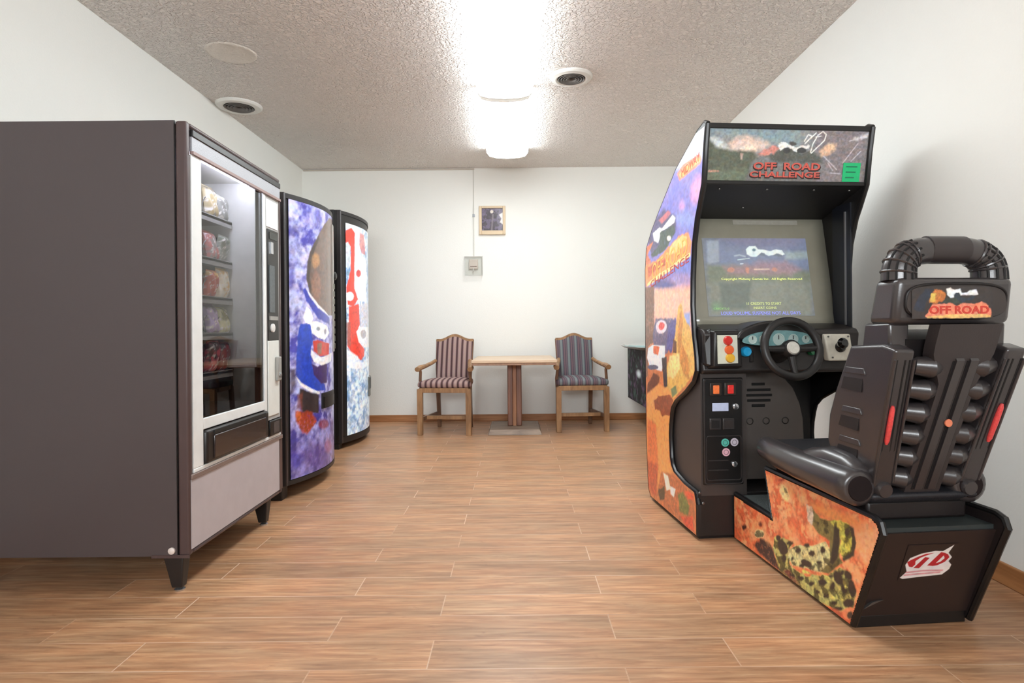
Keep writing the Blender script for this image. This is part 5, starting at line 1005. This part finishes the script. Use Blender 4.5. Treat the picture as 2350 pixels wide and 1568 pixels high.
obj('inner_wall', MB().box(WC-.028, WC-.02, .0, .14, 1.0, 1.6), mat('inner_wall_blueblack', (34, 38, 50), .35), arc)
# dashboard
dash = obj('dashboard', MB().prism([(.16, 1.022), (.06, 1.012), (-.035, .992), (-.052, .972), (-.030, .83), (-.040, .80), (-.02, .785), (.30, .785), (.30, 1.0)], 'x', .02, WC-.02), mat('dashboard_plastic', (58, 53, 52), .38), arc, bevel=.008, seg=3)
# binnacle with gauges
bp = [(.365+.205*math.cos(a), .945+.088*math.sin(a)) for a in [math.pi*i/20 for i in range(21)]]
obj('binnacle', MB().prism(bp, 'y', -.085, .10), mat('binnacle_plastic', (48, 45, 44), .35), arc, bevel=.01, seg=3)
gp = [(.365+.178*math.cos(a), .937+(.050 if math.sin(a) > 0 else .022)*math.sin(a)) for a in [2*math.pi*i/36 for i in range(36)]]
gauge = obj('gauge_panel', MB().prism(gp, 'y', -.088, -.084), mat('gauge_glass', (104, 140, 142), .25, mottle=(45, .45), emit=((90, 140, 140), .08)), arc)
for x, r_ in ((.235, .020), (.29, .024), (.36, .028), (.43, .024), (.49, .018)):
    obj('dial', MB().lathe([(r_, -.0885), (r_, -.091), (r_*.86, -.091), (r_*.8, -.0887)], (x, 0, .945), 'y', 24), mat('dial_rim', (176, 196, 192), .3), gauge)
    obj('needle', MB().box(x-.0015, x+.0015, -.0915, -.089, .945, .945+r_*.7), mat('needle', (40, 44, 46), .4), gauge)
# view buttons pod
pod = obj('button_pod', MB().hexa([(.05, -.085, .82), (.19, -.085, .82), (.20, .02, .80), (.03, .02, .80)], [(.058, -.078, .985), (.18, -.078, .985), (.19, .02, 1.0), (.03, .02, 1.0)]), mat('pod_plastic', (44, 40, 40), .35), arc, bevel=.008, seg=3)
plate = obj('button_plate', MB().prism([(.070, .836), (.165, .838), (.162, .967), (.070, .967)], 'y', -.0885, -.080), mat('plate_white', (212, 216, 200), .4, mottle=(40, .12)), pod)
for x, z, c in ((.116, .942, (206, 52, 48)), (.122, .90, (232, 104, 56)), (.126, .862, (226, 176, 60))):
    obj('push_button', MB().lathe([(.021, -.085), (.021, -.097), (.018, -.102), (.001, -.103)], (x, 0, z), 'y', 24), mat('button_colour', c, .25, coat=.5), pod)
obj('start_button', MB().lathe([(.024, -.03), (.024, -.058), (.019, -.066), (.001, -.068)], (.222, 0, .889), 'y', 24), mat('blue_button', (40, 160, 214), .25, coat=.5), dash)
obj('view_button', MB().lathe([(.017, -.03), (.017, -.056), (.013, -.064), (.001, -.065)], (.545, 0, .884), 'y', 24), mat('green_button', (30, 130, 84), .25, coat=.5), dash)
obj('dash_groove', MB().box(.245, .26, -.047, -.03, .84, .89), M_black, dash, bevel=.002)
obj('hazard_bulge', MB().hexa([(.02, -.065, .83), (.05, -.07, .82), (.05, 0, .82), (.02, 0, .83)], [(.02, -.03, .98), (.058, -.05, 1.0), (.058, 0, 1.0), (.02, 0, .99)]), M_black, dash, bevel=.008)
# shifter
sh = obj('shifter_plate', MB().hexa([(.608, -.082, .842), (.732, -.082, .842), (.732, -.04, .842), (.608, -.04, .842)], [(.594, -.066, .967), (.724, -.066, .967), (.724, -.04, .967), (.594, -.04, .967)]), mat('shifter_plate', (214, 210, 196), .4, mottle=(60, .16)), arc, bevel=.006)
obj('boot', MB().lathe([(.026, -.07), (.022, -.086), (.012, -.096)], (.668, 0, .905), 'y', 20), M_black, sh)
obj('shift_knob', MB().tube([(.662, -.08, .905), (.650, -.105, .916), (.646, -.116, .921), (.643, -.134, .926), (.642, -.148, .928)], [.008, .009, .020, .025, .014], 16), mat('knob_black', (20, 19, 19), .2, coat=.5), sh)
for x, z in ((.625, .858), (.718, .86), (.612, .955), (.71, .955)):
    obj('screw', MB().lathe([(.004, -.084), (.004, -.088)], (x, (z-.842)*.128, z), 'y', 10), M_scr, sh)
# steering wheel
wc = Vector((.383, -.16, .905)); tl = math.radians(14)
ex = Vector((1, 0, 0)); ez = Vector((0, math.sin(tl), math.cos(tl))); en = Vector((0, -math.cos(tl), math.sin(tl)))
def wp(a, r_, d=0): return wc+ex*(r_*math.cos(a))+ez*(r_*math.sin(a))+en*d
M_wh = mat('wheel_rubber', (44, 41, 41), .42)
wheel = obj('steering_wheel', MB().tube([wp(2*math.pi*i/48, .128) for i in range(48)], .0185, 14, closed=True), M_wh, arc)
for a in (0.0, math.pi, -math.pi/2):
    obj('spoke', MB().tube([wp(a, .02, -.012), wp(a, .07, -.008), wp(a, .122, 0)], [.02, .016, .013], 10, sq=1.0), M_wh, wheel)
obj('hub', MB().tube([wp(0, 0, -.02), wp(0, 0, .004), wp(0, 0, .012)], [.042, .040, .034], 24), M_wh, wheel)
hb = obj('hub_badge', MB().tube([wp(0, 0, .012), wp(0, 0, .018)], [.030, .026], 24), mat('badge_silver', (206, 204, 196), .35, metal=.2, mottle=(90, .2)), wheel)
obj('steering_column', MB().tube([wp(0, 0, -.02), wc-en*.13], [.032, .042], 18), M_black, wheel)
# speaker panel under the dashboard
spo = [(.245, .25), (.60, .25), (.601, .46), (.597, .547), (.58, .623), (.546, .70), (.501, .75), (.45, .786), (.245, .786)]
spk = obj('speaker_panel', MB().prism(spo, 'y', .12, .16), mat('speaker_panel', (96, 88, 84), .5), arc, bevel=.004)
for xa, xb_, z in ((.331, .399, .7205), (.308, .428, .692), (.304, .436, .666), (.308, .428, .640), (.331, .399, .6145)):
    obj('speaker_slot', MB().box(xa, xb_, .1165, .1215, z-.0065, z+.0065), mat('slot_black', (8, 7, 7), .8), spk, bevel=.002)
for x in (.321, .405, .504):
    obj('embossed_ring', MB().tube([(x+.016*math.cos(2*math.pi*i/16), .1185, .538+.016*math.sin(2*math.pi*i/16)) for i in range(16)], .0022, 5, closed=True), mat('ring_dark', (40, 36, 34), .5), spk)
obj('inner_back', MB().box(.02, WC-.02, .36, .375, .05, .785), M_in, arc)
obj('pedal_floor', MB().box(.245, WC-.02, .0, .36, .05, .07), M_in, arc)
for x in (.40, .53):
    obj('pedal', MB().hexa([(x-.035, .27, .18), (x+.035, .27, .18), (x+.035, .285, .18), (x-.035, .285, .18)], [(x-.035, .31, .33), (x+.035, .31, .33), (x+.035, .325, .33), (x-.035, .325, .33)]), M_grey, arc, bevel=.005)
# coin console
con = obj('coin_console', MB().prism([(.001, .21), (.001, .787), (.36, .787), (.36, .21)], 'x', .022, .245), mat('console_black', (84, 76, 73), .42), arc)
obj('kick_box', MB().box(.001, WC-.001, .0012, .30, .02, .222), M_cab, arc, bevel=.003)
obj('plinth', MB().box(.02, WC-.02, .03, .68, 0, .024), M_black, arc)
cd = obj('coin_door', MB().box(.030, .226, -.010, .002, .262, .765), M_black, arc, bevel=.006)
M_lip = mat('door_lip', (74, 70, 70), .3)
def ring(x0_, x1_, z0_, z1_, y_, r_, m, par, name):
    c = .012; P_ = []
    for cx_, cz_, a0 in ((x1_-c, z1_-c, 0), (x0_+c, z1_-c, 90), (x0_+c, z0_+c, 180), (x1_-c, z0_+c, 270)):
        for k in range(5):
            a = math.radians(a0+k*22.5); P_.append((cx_+c*math.cos(a), y_, cz_+c*math.sin(a)))
    return obj(name, MB().tube(P_, r_, 6, closed=True), m, par)
ring(.036, .220, .268, .758, -.011, .003, M_lip, cd, 'door_rim')
ring(.044, .213, .285, .492, -.011, .0028, M_lip, cd, 'cash_door_rim')
for xa, c in ((.06, (206, 104, 56)), (.13, (190, 44, 40))):
    cm = obj('coin_mechanism', MB().box(xa, xa+.058, -.02, -.008, .682, .744), mat('coin_mech', (66, 60, 56), .35), cd, bevel=.004)
    obj('reject_button', MB().box(xa+.014, xa+.044, -.026, -.02, .692, .732), mat('reject_lit', c, .3, mottle=(80, .5), emit=(c, .25)), cm, bevel=.003)
obj('console_sticker', MB().box(.074, .153, -.0125, -.0095, .609, .648), mat('sticker_bluewhite', (196, 208, 240), .4, mottle=(60, .15)), cd, bevel=.002)
obj('door_lock', MB().lathe([(.014, -.01), (.014, -.018), (.006, -.021)], (.186, 0, .63), 'y', 18), M_chrome, cd)
for xa, m_ in ((.058, M_in), (.122, mat('cup_flap', (70, 62, 60), .4))):
    cm = obj('coin_return', MB().box(xa, xa+.056, -.018, -.008, .523, .576), M_lip, cd, bevel=.003)
    obj('return_flap', MB().box(xa+.010, xa+.046, -.020, -.0175, .532, .566), m_, cm)
for k in range(2): obj('door_groove', MB().box(.052, .15, -.0125, -.0095, .375-.045*k, .380-.045*k), M_lip, cd)
for x, z, c in ((.135, .461, (92, 186, 172)), (.180, .462, (196, 190, 204)), (.139, .416, (226, 178, 192))):
    s_ = obj('round_sticker', MB().lathe([(.019, -.010), (.019, -.0125), (.001, -.0128)], (x, 0, z), 'y', 22), mat('round_sticker', c, .4), cd)
    ring_ = obj('sticker_print', MB().tube([(x+.011*math.cos(2*math.pi*i/16), -.0128, z+.011*math.sin(2*math.pi*i/16)) for i in range(16)], .0016, 5, closed=True), mat('sticker_dark_print', tuple(int(v*.62) for v in c), .5), s_)
obj('cash_door_lock', MB().lathe([(.013, -.01), (.013, -.019), (.006, -.022)], (.178, 0, .36), 'y', 18), M_chrome, cd)
for x, z in ((.014, .226), (.03, .176)):
    obj('console_screw', MB().lathe([(.007, .002), (.007, -.003), (.003, -.005)], (x, 0, z), 'y', 12), M_scr, arc)
# ------------------------------------------------------------------ arcade seat unit (same local frame as the cabinet, origin at its own floor corner)
SX, SY = .177, -.012
ca, sa = math.cos(ANG), math.sin(ANG)
so = (F0[0]+SX*ca-SY*sa, F0[1]+SX*sa+SY*ca, 0)
seat = thing('racing_seat_unit', 'black bucket seat on a low base with snake artwork, in front of the steering wheel', 'racing seat', so, ANG)
class S(MB):                       # coordinates given in the cabinet's frame
    def _sh(s, k):
        s.v[k:] = [(x-SX, y-SY, z) for x, y, z in s.v[k:]]; return s
def wrap(nm):
    base = getattr(MB, nm)
    def f(s, *a, **k):
        n = len(s.v); base(s, *a, **k); return s._sh(n)
    return f
for nm in ('box', 'hexa', 'prism', 'tube', 'lathe', 'grid'): setattr(S, nm, wrap(nm))
SL, SR = .177, .607
sp = [(-.012, .014), (-.012, .219), (-.36, .213), (-.302, .404), (-.978, .402), (-1.006, .392), (-1.018, .366), (-.868, .014)]
M_sb = mat('seat_base_black', (46, 38, 38), .42, bump=(300, .05))
lp = obj('base_side', S().prism(sp, 'x', SL, SL+.018), M_sb, seat)
rp_ = obj('base_side', S().prism(sp, 'x', SR-.018, SR), M_sb, seat)
for pn, x in ((lp, SL+.009), (rp_, SR-.009)):
    obj('edge_moulding', S().tube([(x, y, z) for y, z in sp[1:]], .0115, 8), M_tm, pn)
def seat_poly_grid():
    # fine grid clipped to the side outline, cell by cell
    g = S(); import itertools
    y0_, y1_, z0_, z1_ = -1.018, -.014, .016, .402; ny, nz = 250, 96
    ys = np.linspace(y0_, y1_, ny+1); zs = np.linspace(z0_, z1_, nz+1)
    ins = [(y, z) for y, z in [(-.016, .018), (-.016, .208), (-.372, .202), (-.310, .398), (-.976, .396), (-1.000, .386), (-1.010, .366), (-.864, .018)]]
    Y, Z = np.meshgrid((ys[1:]+ys[:-1])/2, (zs[1:]+zs[:-1])/2); keep = sdist(Y.ravel(), Z.ravel(), ins) > -.0005
    idx = {}; V_, F_ = [], []
    def vid(i, j):
        k = (i, j)
        if k not in idx: idx[k] = len(V_); V_.append((SL-.0018, ys[i], zs[j]))
        return idx[k]
    for c, kp_ in enumerate(keep):
        if kp_:
            j, i = divmod(c, ny); F_.append((vid(i+1, j), vid(i, j), vid(i, j+1), vid(i+1, j+1)))
    g.v = [(x-SX, y-SY, z) for x, y, z in V_]; g.f = F_; return g
def seat_base(U, V):
    n = fbm(U*20, V*20, 91); n2 = fbm(U*55, V*55, 92); m = np.clip((n-.42)*3.5, 0, 1)[:, None]
    C = L((222, 108, 68))*(1-m)+L((248, 166, 112))*m; C = C*(.72+.55*n2[:, None])
    k = np.clip((fbm(U*34, V*34, 95)-.60)*9, 0, .7)[:, None]; return C*(1-k)+L((244, 180, 124))*k
def seat_col(co):
    U, V = co[:, 1]+SY, co[:, 2]; C = paint('seat', U, V, seat_base(U, V), 70.)
    g = C[:, 1]/np.maximum(C[:, 0], .01); b = C[:, 2]/np.maximum(C[:, 0], .01)
    sk = np.clip((g-.62)*6, 0, 1)*np.clip((.62-b)*6, 0, 1)*np.clip((C[:, 0]-.12)*8, 0, 1)      # the snake's olive scales carry dark blotches
    bl = np.clip((fbm(U*34, V*34, 301)-.47)*9, 0, 1)*.8+.35*np.clip((fbm(U*95, V*95, 305, 2)-.5)*6, 0, 1)
    C = C*(1-np.clip(sk*bl, 0, .85))[:, None]
    return np.clip(C*1.15, 0, 1)
painted('snake_artwork', seat_poly_grid(), art_mat('seat_art', .35, .3), lp, seat_col)
M_carpet = mat('footwell_carpet', (84, 92, 92), .9, bump=(200, .5), mottle=(30, .2))
obj('footwell', S().box(SL+.018, SR-.018, -.36, -.013, .17, .211), M_carpet, seat)
obj('footwell_step', S().hexa([(SL+.018, -.375, .17), (SR-.018, -.375, .17), (SR-.018, -.345, .17), (SL+.018, -.345, .17)], [(SL+.018, -.31, .375), (SR-.018, -.31, .375), (SR-.018, -.29, .375), (SL+.018, -.29, .375)]), M_carpet, seat)
obj('base_top', S().box(SL+.018, SR-.018, -.975, -.295, .352, .366), mat('base_top_grey', (64, 72, 72), .5, mottle=(8, .3)), seat)
rear = obj('rear_panel', S().prism([(-.975, .352), (-.985, .352), (-.866, .04), (-.852, .04)], 'x', SL+.018, SR-.018), mat('rear_panel_brown', (58, 45, 43), .45), seat)
obj('bottom_board', S().box(SL+.018, SR-.018, -.862, -.012, .0, .04), M_black, seat, bevel=.003)
def ry(z): return -.986+(.352-z)*(.119/.312)
emb_col = lambda co: paint('rear', co[:, 0]+SX, co[:, 2], np.tile(L((58, 45, 43))*DARK, (len(co), 1)), 30., .25)
painted('maker_emblem', S().grid(lambda u, v: (.303+.175*u, ry(.176+.132*v)-.001, .176+.132*v), 130, 100), art_mat('emblem_print', .4, .1), rear, emb_col)
obj('cam_latch', S().prism([(.20, .075), (.235, .098), (.272, .104), (.235, .090)], 'y', -.895, -.885), M_scr, rear)
# riser under the seat
obj('seat_riser', S().box(.215, .565, -.90, -.32, .366, .43), M_sb, seat, bevel=.01)
# bucket: cushion pan + bolsters
M_seat = mat('seat_plastic', (72, 66, 67), .3, bump=(260, .04), spec=.8, coat=.15)
M_seatd = mat('seat_plastic_dark', (40, 36, 37), .4, spec=.4)
M_seatc = mat('seat_cushion', (50, 50, 56), .5, bump=(180, .15))
pan = obj('seat_pan', S().prism([(-.27, .47), (-.30, .43), (-.92, .425), (-.95, .46), (-.72, .50), (-.50, .515), (-.30, .525), (-.265, .505)], 'x', .20, .58), M_seatc, seat, bevel=.02, seg=4)
for s in (0, 1):
    x = .166 if s == 0 else .548; dx = 1 if s == 0 else -1
    bo = obj('side_bolster', S().tube([(x+.05*dx, -.262, .498), (x+.03*dx, -.280, .498), (x+.012*dx, -.33, .496), (x, -.45, .490), (x-.004*dx, -.62, .486), (x-.004*dx, -.78, .487), (x, -.885, .484), (x, -.930, .482), (x, -.936, .482)],
              [.012, .036, .047, .052, .055, .058, .060, .058, .046], 20, caps=True), M_seat, seat, smooth=1.2)
    obj('bolster_opening', S().tube([(x, -.9345, .482), (x, -.9395, .482)], [.042, .039], 20), mat('opening_dark', (40, 30, 31), .7, spec=.2), bo)
    obj('bolster_fairing', S().tube([(x+.012*dx, -.58, .500), (x+.020*dx, -.66, .518), (x+.028*dx, -.75, .535), (x+.030*dx, -.84, .530), (x+.022*dx, -.905, .508), (x+.02*dx, -.915, .505)], [.03, .044, .048, .046, .042, .03], 18), M_seat, bo, smooth=1.2)
# backrest wings
def lean(z): return -.93-(z-.48)*(.155/.45)            # rear face of the wings
side_o = [(-.874, .938), (-.839, .883), (-.779, .79), (-.728, .693), (-.706, .60), (-.722, .55), (-.80, .505), (-.90, .472), (lean(.48), .468), (lean(.70), .70), (lean(.93), .93), (-1.03, .945)]
def xo(z): return .210-(z-.48)*(.032/.45)
def xi(z): return .278-(z-.48)*(.034/.45)
for s in (0, 1):
    mir = (lambda x: x) if s == 0 else (lambda x: .782+0-x)
    mb = S(); n = len(side_o)
    vs_ = [(mir(xo(z)), y, z) for y, z in side_o]+[(mir(xi(z)), y, z) for y, z in side_o]
    k = len(mb.v); mb.add([(x-SX, y-SY, z) for x, y, z in vs_], [tuple(range(n)), tuple(range(n, 2*n))[::-1]]+[(i, (i+1) % n, n+(i+1) % n, n+i) for i in range(n)])
    wg = obj('back_wing', mb, M_seat, seat, bevel=.010, seg=3)
    def quad(ya, yb, za, zb, off, xx, nm, m_, par, bv=.003):
        pass
    # recessed panels with raised lips down the outer side
    for (ya, za, yb, zb, w_) in ((-.845, .868, -.938, .80, 0), (-.815, .735, -.905, .67, 0), (-.785, .63, -.885, .565, 0)):
        x_ = mir(xo((za+zb)/2)-.0055)
        lip = [(ya, za), (yb, za-.002), (yb-.006, za-.022), (ya+.008, za-.020)]
        obj('side_rib', S().prism(lip, 'x', min(x_, mir(xo(za)+.004)), max(x_, mir(xo(za)+.004))), M_seat, wg, bevel=.002)
        lo_ = [(ya+.014, za-.034), (yb+.012, za-.036), (yb+.02, zb-.012), (ya+.03, zb-.006)]
        x_ = mir(xo((za+zb)/2)-.001); obj('side_recess', S().prism(lo_, 'x', min(x_, mir(xo(za)+.004)), max(x_, mir(xo(za)+.004))), mat('recess_plastic', (44, 39, 39), .5), wg)
    # vertical ridges on the rear face
    for q in (.04, .97):
        pts = [(mir(xo(z)+(xi(z)-xo(z))*q), lean(z)-.002, z) for z in (.50, .60, .70, .80, .90)]
        obj('rear_ridge', S().tube(pts, .0045, 8), M_seat, wg)
    for q in (.16, .56, .78):
        pts = [(mir(xo(z)+(xi(z)-xo(z))*q), lean(z)+.0022, z) for z in (.50, .60, .70, .80, .90)]
        obj('rear_groove', S().tube(pts, .0042, 6), mat('groove_dark', (24, 20, 21), .7), wg)
    pts = [(mir(xo(z)+(xi(z)-xo(z))*.30), lean(z)-.003, z) for z in (.632, .645, .70, .745, .757)]
    rf = obj('red_reflector', S().tube(pts, [.004, .008, .009, .008, .004], 12), mat('reflector_red', (226, 74, 74), .3, mottle=(160, .4), coat=.4), wg)
    obj('wing_cap', S().tube([(mir(.245), -.86, .49), (mir(.245), -.93, .478), (mir(.245), -.95, .475)], [.03, .032, .022], 14), M_seat, wg)
# front upholstery of the backrest
obj('back_cushion', S().prism([(-.70, .52), (-.76, .70), (-.86, .92), (-.90, .99), (-.93, .98), (-.90, .86), (-.82, .62), (-.80, .50)], 'x', .24, .54), M_seatc, seat, bevel=.02, seg=3)
# dark core behind the corrugations
def cl(z): return lean(z)+.035
core = obj('back_core', S().prism([(-.84, .47), (cl(.47)+.02, .455), (cl(.95)+.02, .96), (-.93, .99)], 'x', .25, .535), M_seatd, seat)
for i in range(6):
    z = .515+i*.073
    for xa, xb_ in ((.265, .36), (.43, .53)):
        sh_ = -.0 if xa < .4 else .0
        xc = (xa+xb_)/2
        lump = [(xa, cl(z)+.012, z+.004), (xa+.012, cl(z)-.006, z), (xc, cl(z)-.018, z-.004), (xb_-.02, cl(z)-.008, z), (xb_, cl(z)+.012, z+.006)]
        obj('corrugation', S().tube(lump, [.012, .028, .034, .028, .012], 12), M_seat, core)
# spine
spn = S(); N2 = 14
def sxl(z): return .322+(z-.48)*.06 if z < .82 else (.342-(z-.82)*.45 if z < .92 else .297)
def sxr(z): return .442+(z-.48)*.06 if z < .82 else (.462+(z-.82)*.33 if z < .92 else .495)
zz = [.462+(1.005-.462)*i/18 for i in range(19)]
for a, b_ in zip(zz[:-1], zz[1:]):
    spn.hexa([(sxl(a), lean(a)-.004, a), (sxr(a), lean(a)-.004, a), (sxr(a), lean(a)+.04, a), (sxl(a), lean(a)+.04, a)],
             [(sxl(b_), lean(b_)-.004, b_), (sxr(b_), lean(b_)-.004, b_), (sxr(b_), lean(b_)+.04, b_), (sxl(b_), lean(b_)+.04, b_)])
spine = weld(obj('back_spine', spn, mat('spine_plastic', (74, 66, 66), .4, bump=(260, .05)), seat))
for qa, qb in ((.22, .44), (.60, .82)):
    sr = S(); zs_ = (.475, .60, .72, .84, .895, .905)
    for a, b_ in zip(zs_[:-1], zs_[1:]):
        da, db = [(.002 if q_ == .905 else .012) for q_ in (a, b_)]
        xx = [.322+.12*q_+(z-.48)*.06 for z in (a, b_) for q_ in (qa, qb)]
        sr.hexa([(xx[0], lean(a)-da, a), (xx[1], lean(a)-da, a), (xx[1], lean(a)-.003, a), (xx[0], lean(a)-.003, a)], [(xx[2], lean(b_)-db, b_), (xx[3], lean(b_)-db, b_), (xx[3], lean(b_)-.003, b_), (xx[2], lean(b_)-.003, b_)])
    weld(obj('spine_ridge', sr, M_seat, spine))
for q in (.19, .47, .57, .85):
    pts = [(.322+.12*q+(z-.48)*.06, lean(z)-.0025, z) for z in (.475, .60, .72, .84, .895)]
    obj('spine_groove', S().tube(pts, .0045, 6), mat('groove_dark2', (22, 18, 19), .7), spine)
obj('orange_sticker', S().lathe([(.012, 0), (.012, -.004), (.001, -.005)], (.398, lean(.70)-.0135, .70), 'y', 18), mat('sticker_orange', (226, 130, 96), .4), spine)
# neck posts
for xa, xb_ in ((.200, .262), (.520, .580)):
    obj('neck_post', S().hexa([(xa, -1.03, .93), (xb_, -1.03, .93), (xb_, -.93, .93), (xa, -.90, .93)], [(xa-.004, -1.035, 1.01), (xb_, -1.035, 1.01), (xb_, -.94, 1.01), (xa-.004, -.92, 1.01)]), M_seat, seat, bevel=.008)
# headrest
hd = S()
hd.hexa([(.190, -1.060, 1.004), (.572, -1.060, 1.004), (.572, -.925, 1.006), (.200, -.925, 1.006)], [(.196, -1.076, 1.146), (.574, -1.076, 1.146), (.568, -.965, 1.148), (.200, -.965, 1.148)])
head = obj('headrest', hd, M_seat, seat, bevel=.022, seg=4)
# oval framed panel with decal
def hy(z): return -1.060-(z-1.004)*(.016/.142)-.001
ov = [( .385+math.copysign(abs(math.cos(a))**.55, math.cos(a))*.162, 1.075+math.copysign(abs(math.sin(a))**.6, math.sin(a))*.052) for a in [2*math.pi*i/48 for i in range(48)]]
obj('panel_rim', S().tube([(x, hy(z)-.001, z) for x, z in ov], .0042, 8, closed=True), M_seatd, head)
obj('rear_plate', S().prism([(x, z) for x, z in ov], 'y', -1.0735, -1.060), mat('plate_plastic', (78, 70, 68), .4), head)
hb_ = lambda co: paint('head', co[:, 0]+SX, co[:, 2], np.tile(L((78, 70, 68))*DARK, (len(co), 1)), 90., .6)
dec = painted('truck_decal', S().grid(lambda u, v: (.238+.26*u, -1.0745-.0012, 1.022+.095*v), 150, 60), art_mat('decal_print', .4, .2), head, hb_)
text('decal_lettering', 'OFF ROAD', mat('decal_red', (206, 66, 52), .4), dec, .293-SX, .485-SX, 1.036, 1.060, -1.0762-SY, depth=.0008, bold=.03)
# carrying handle
hp = []
for i in range(29):
    a = math.pi*(1-i/28)
    cx_ = .387; X_ = cx_+.150*math.copysign(abs(math.cos(a))**.62, math.cos(a)); Z_ = 1.140+.094*abs(math.sin(a))**.62
    hp.append((X_, -1.02, Z_))
hr = [.047-.006*math.sin(math.pi*i/28) for i in range(29)]
hn = obj('handle', S().tube(hp, hr, 18), M_seat, head, smooth=1.2)
obj('grip', S().tube([(.325, -1.02, 1.2345), (.45, -1.02, 1.2345)], .0425, 22), mat('grip_plastic', (72, 64, 64), .45), hn)
def ringat(i, rr):
    p, q = Vector(hp[i]), Vector(hp[i+1]); d = (q-p).normalized(); a = d.cross(Vector((0, 1, 0))).normalized()
    return [tuple(p+a*(rr*math.cos(t_))+Vector((0, 1, 0))*(rr*math.sin(t_))) for t_ in [2*math.pi*k/20 for k in range(20)]]
for i in (1, 3, 5, 7, 8, 19, 20, 22, 24, 26):
    obj('handle_rib', S().tube(ringat(i, hr[i]+.0005), .0042, 6, closed=True), M_seat, hn)
for k in range(6):
    t_ = math.pi*(-.5)+(k-2.5)*.5
    for lo_, hi_ in ((0, 9), (19, 28)):
        pts = []
        for i in range(lo_, hi_+1):
            p, q = Vector(hp[max(0, i-1)]), Vector(hp[min(28, i+1)]); d = (q-p).normalized(); a = d.cross(Vector((0, 1, 0))).normalized(); c_ = Vector(hp[i])
            pts.append(tuple(c_+a*((hr[i]+.0003)*math.cos(t_+math.pi/2*0))*1+Vector((0, 1, 0))*((hr[i]+.0003)*math.sin(t_))))
        obj('handle_groove', S().tube(pts, .0038, 6), mat('handle_groove_dark', (22, 20, 20), .7), hn)
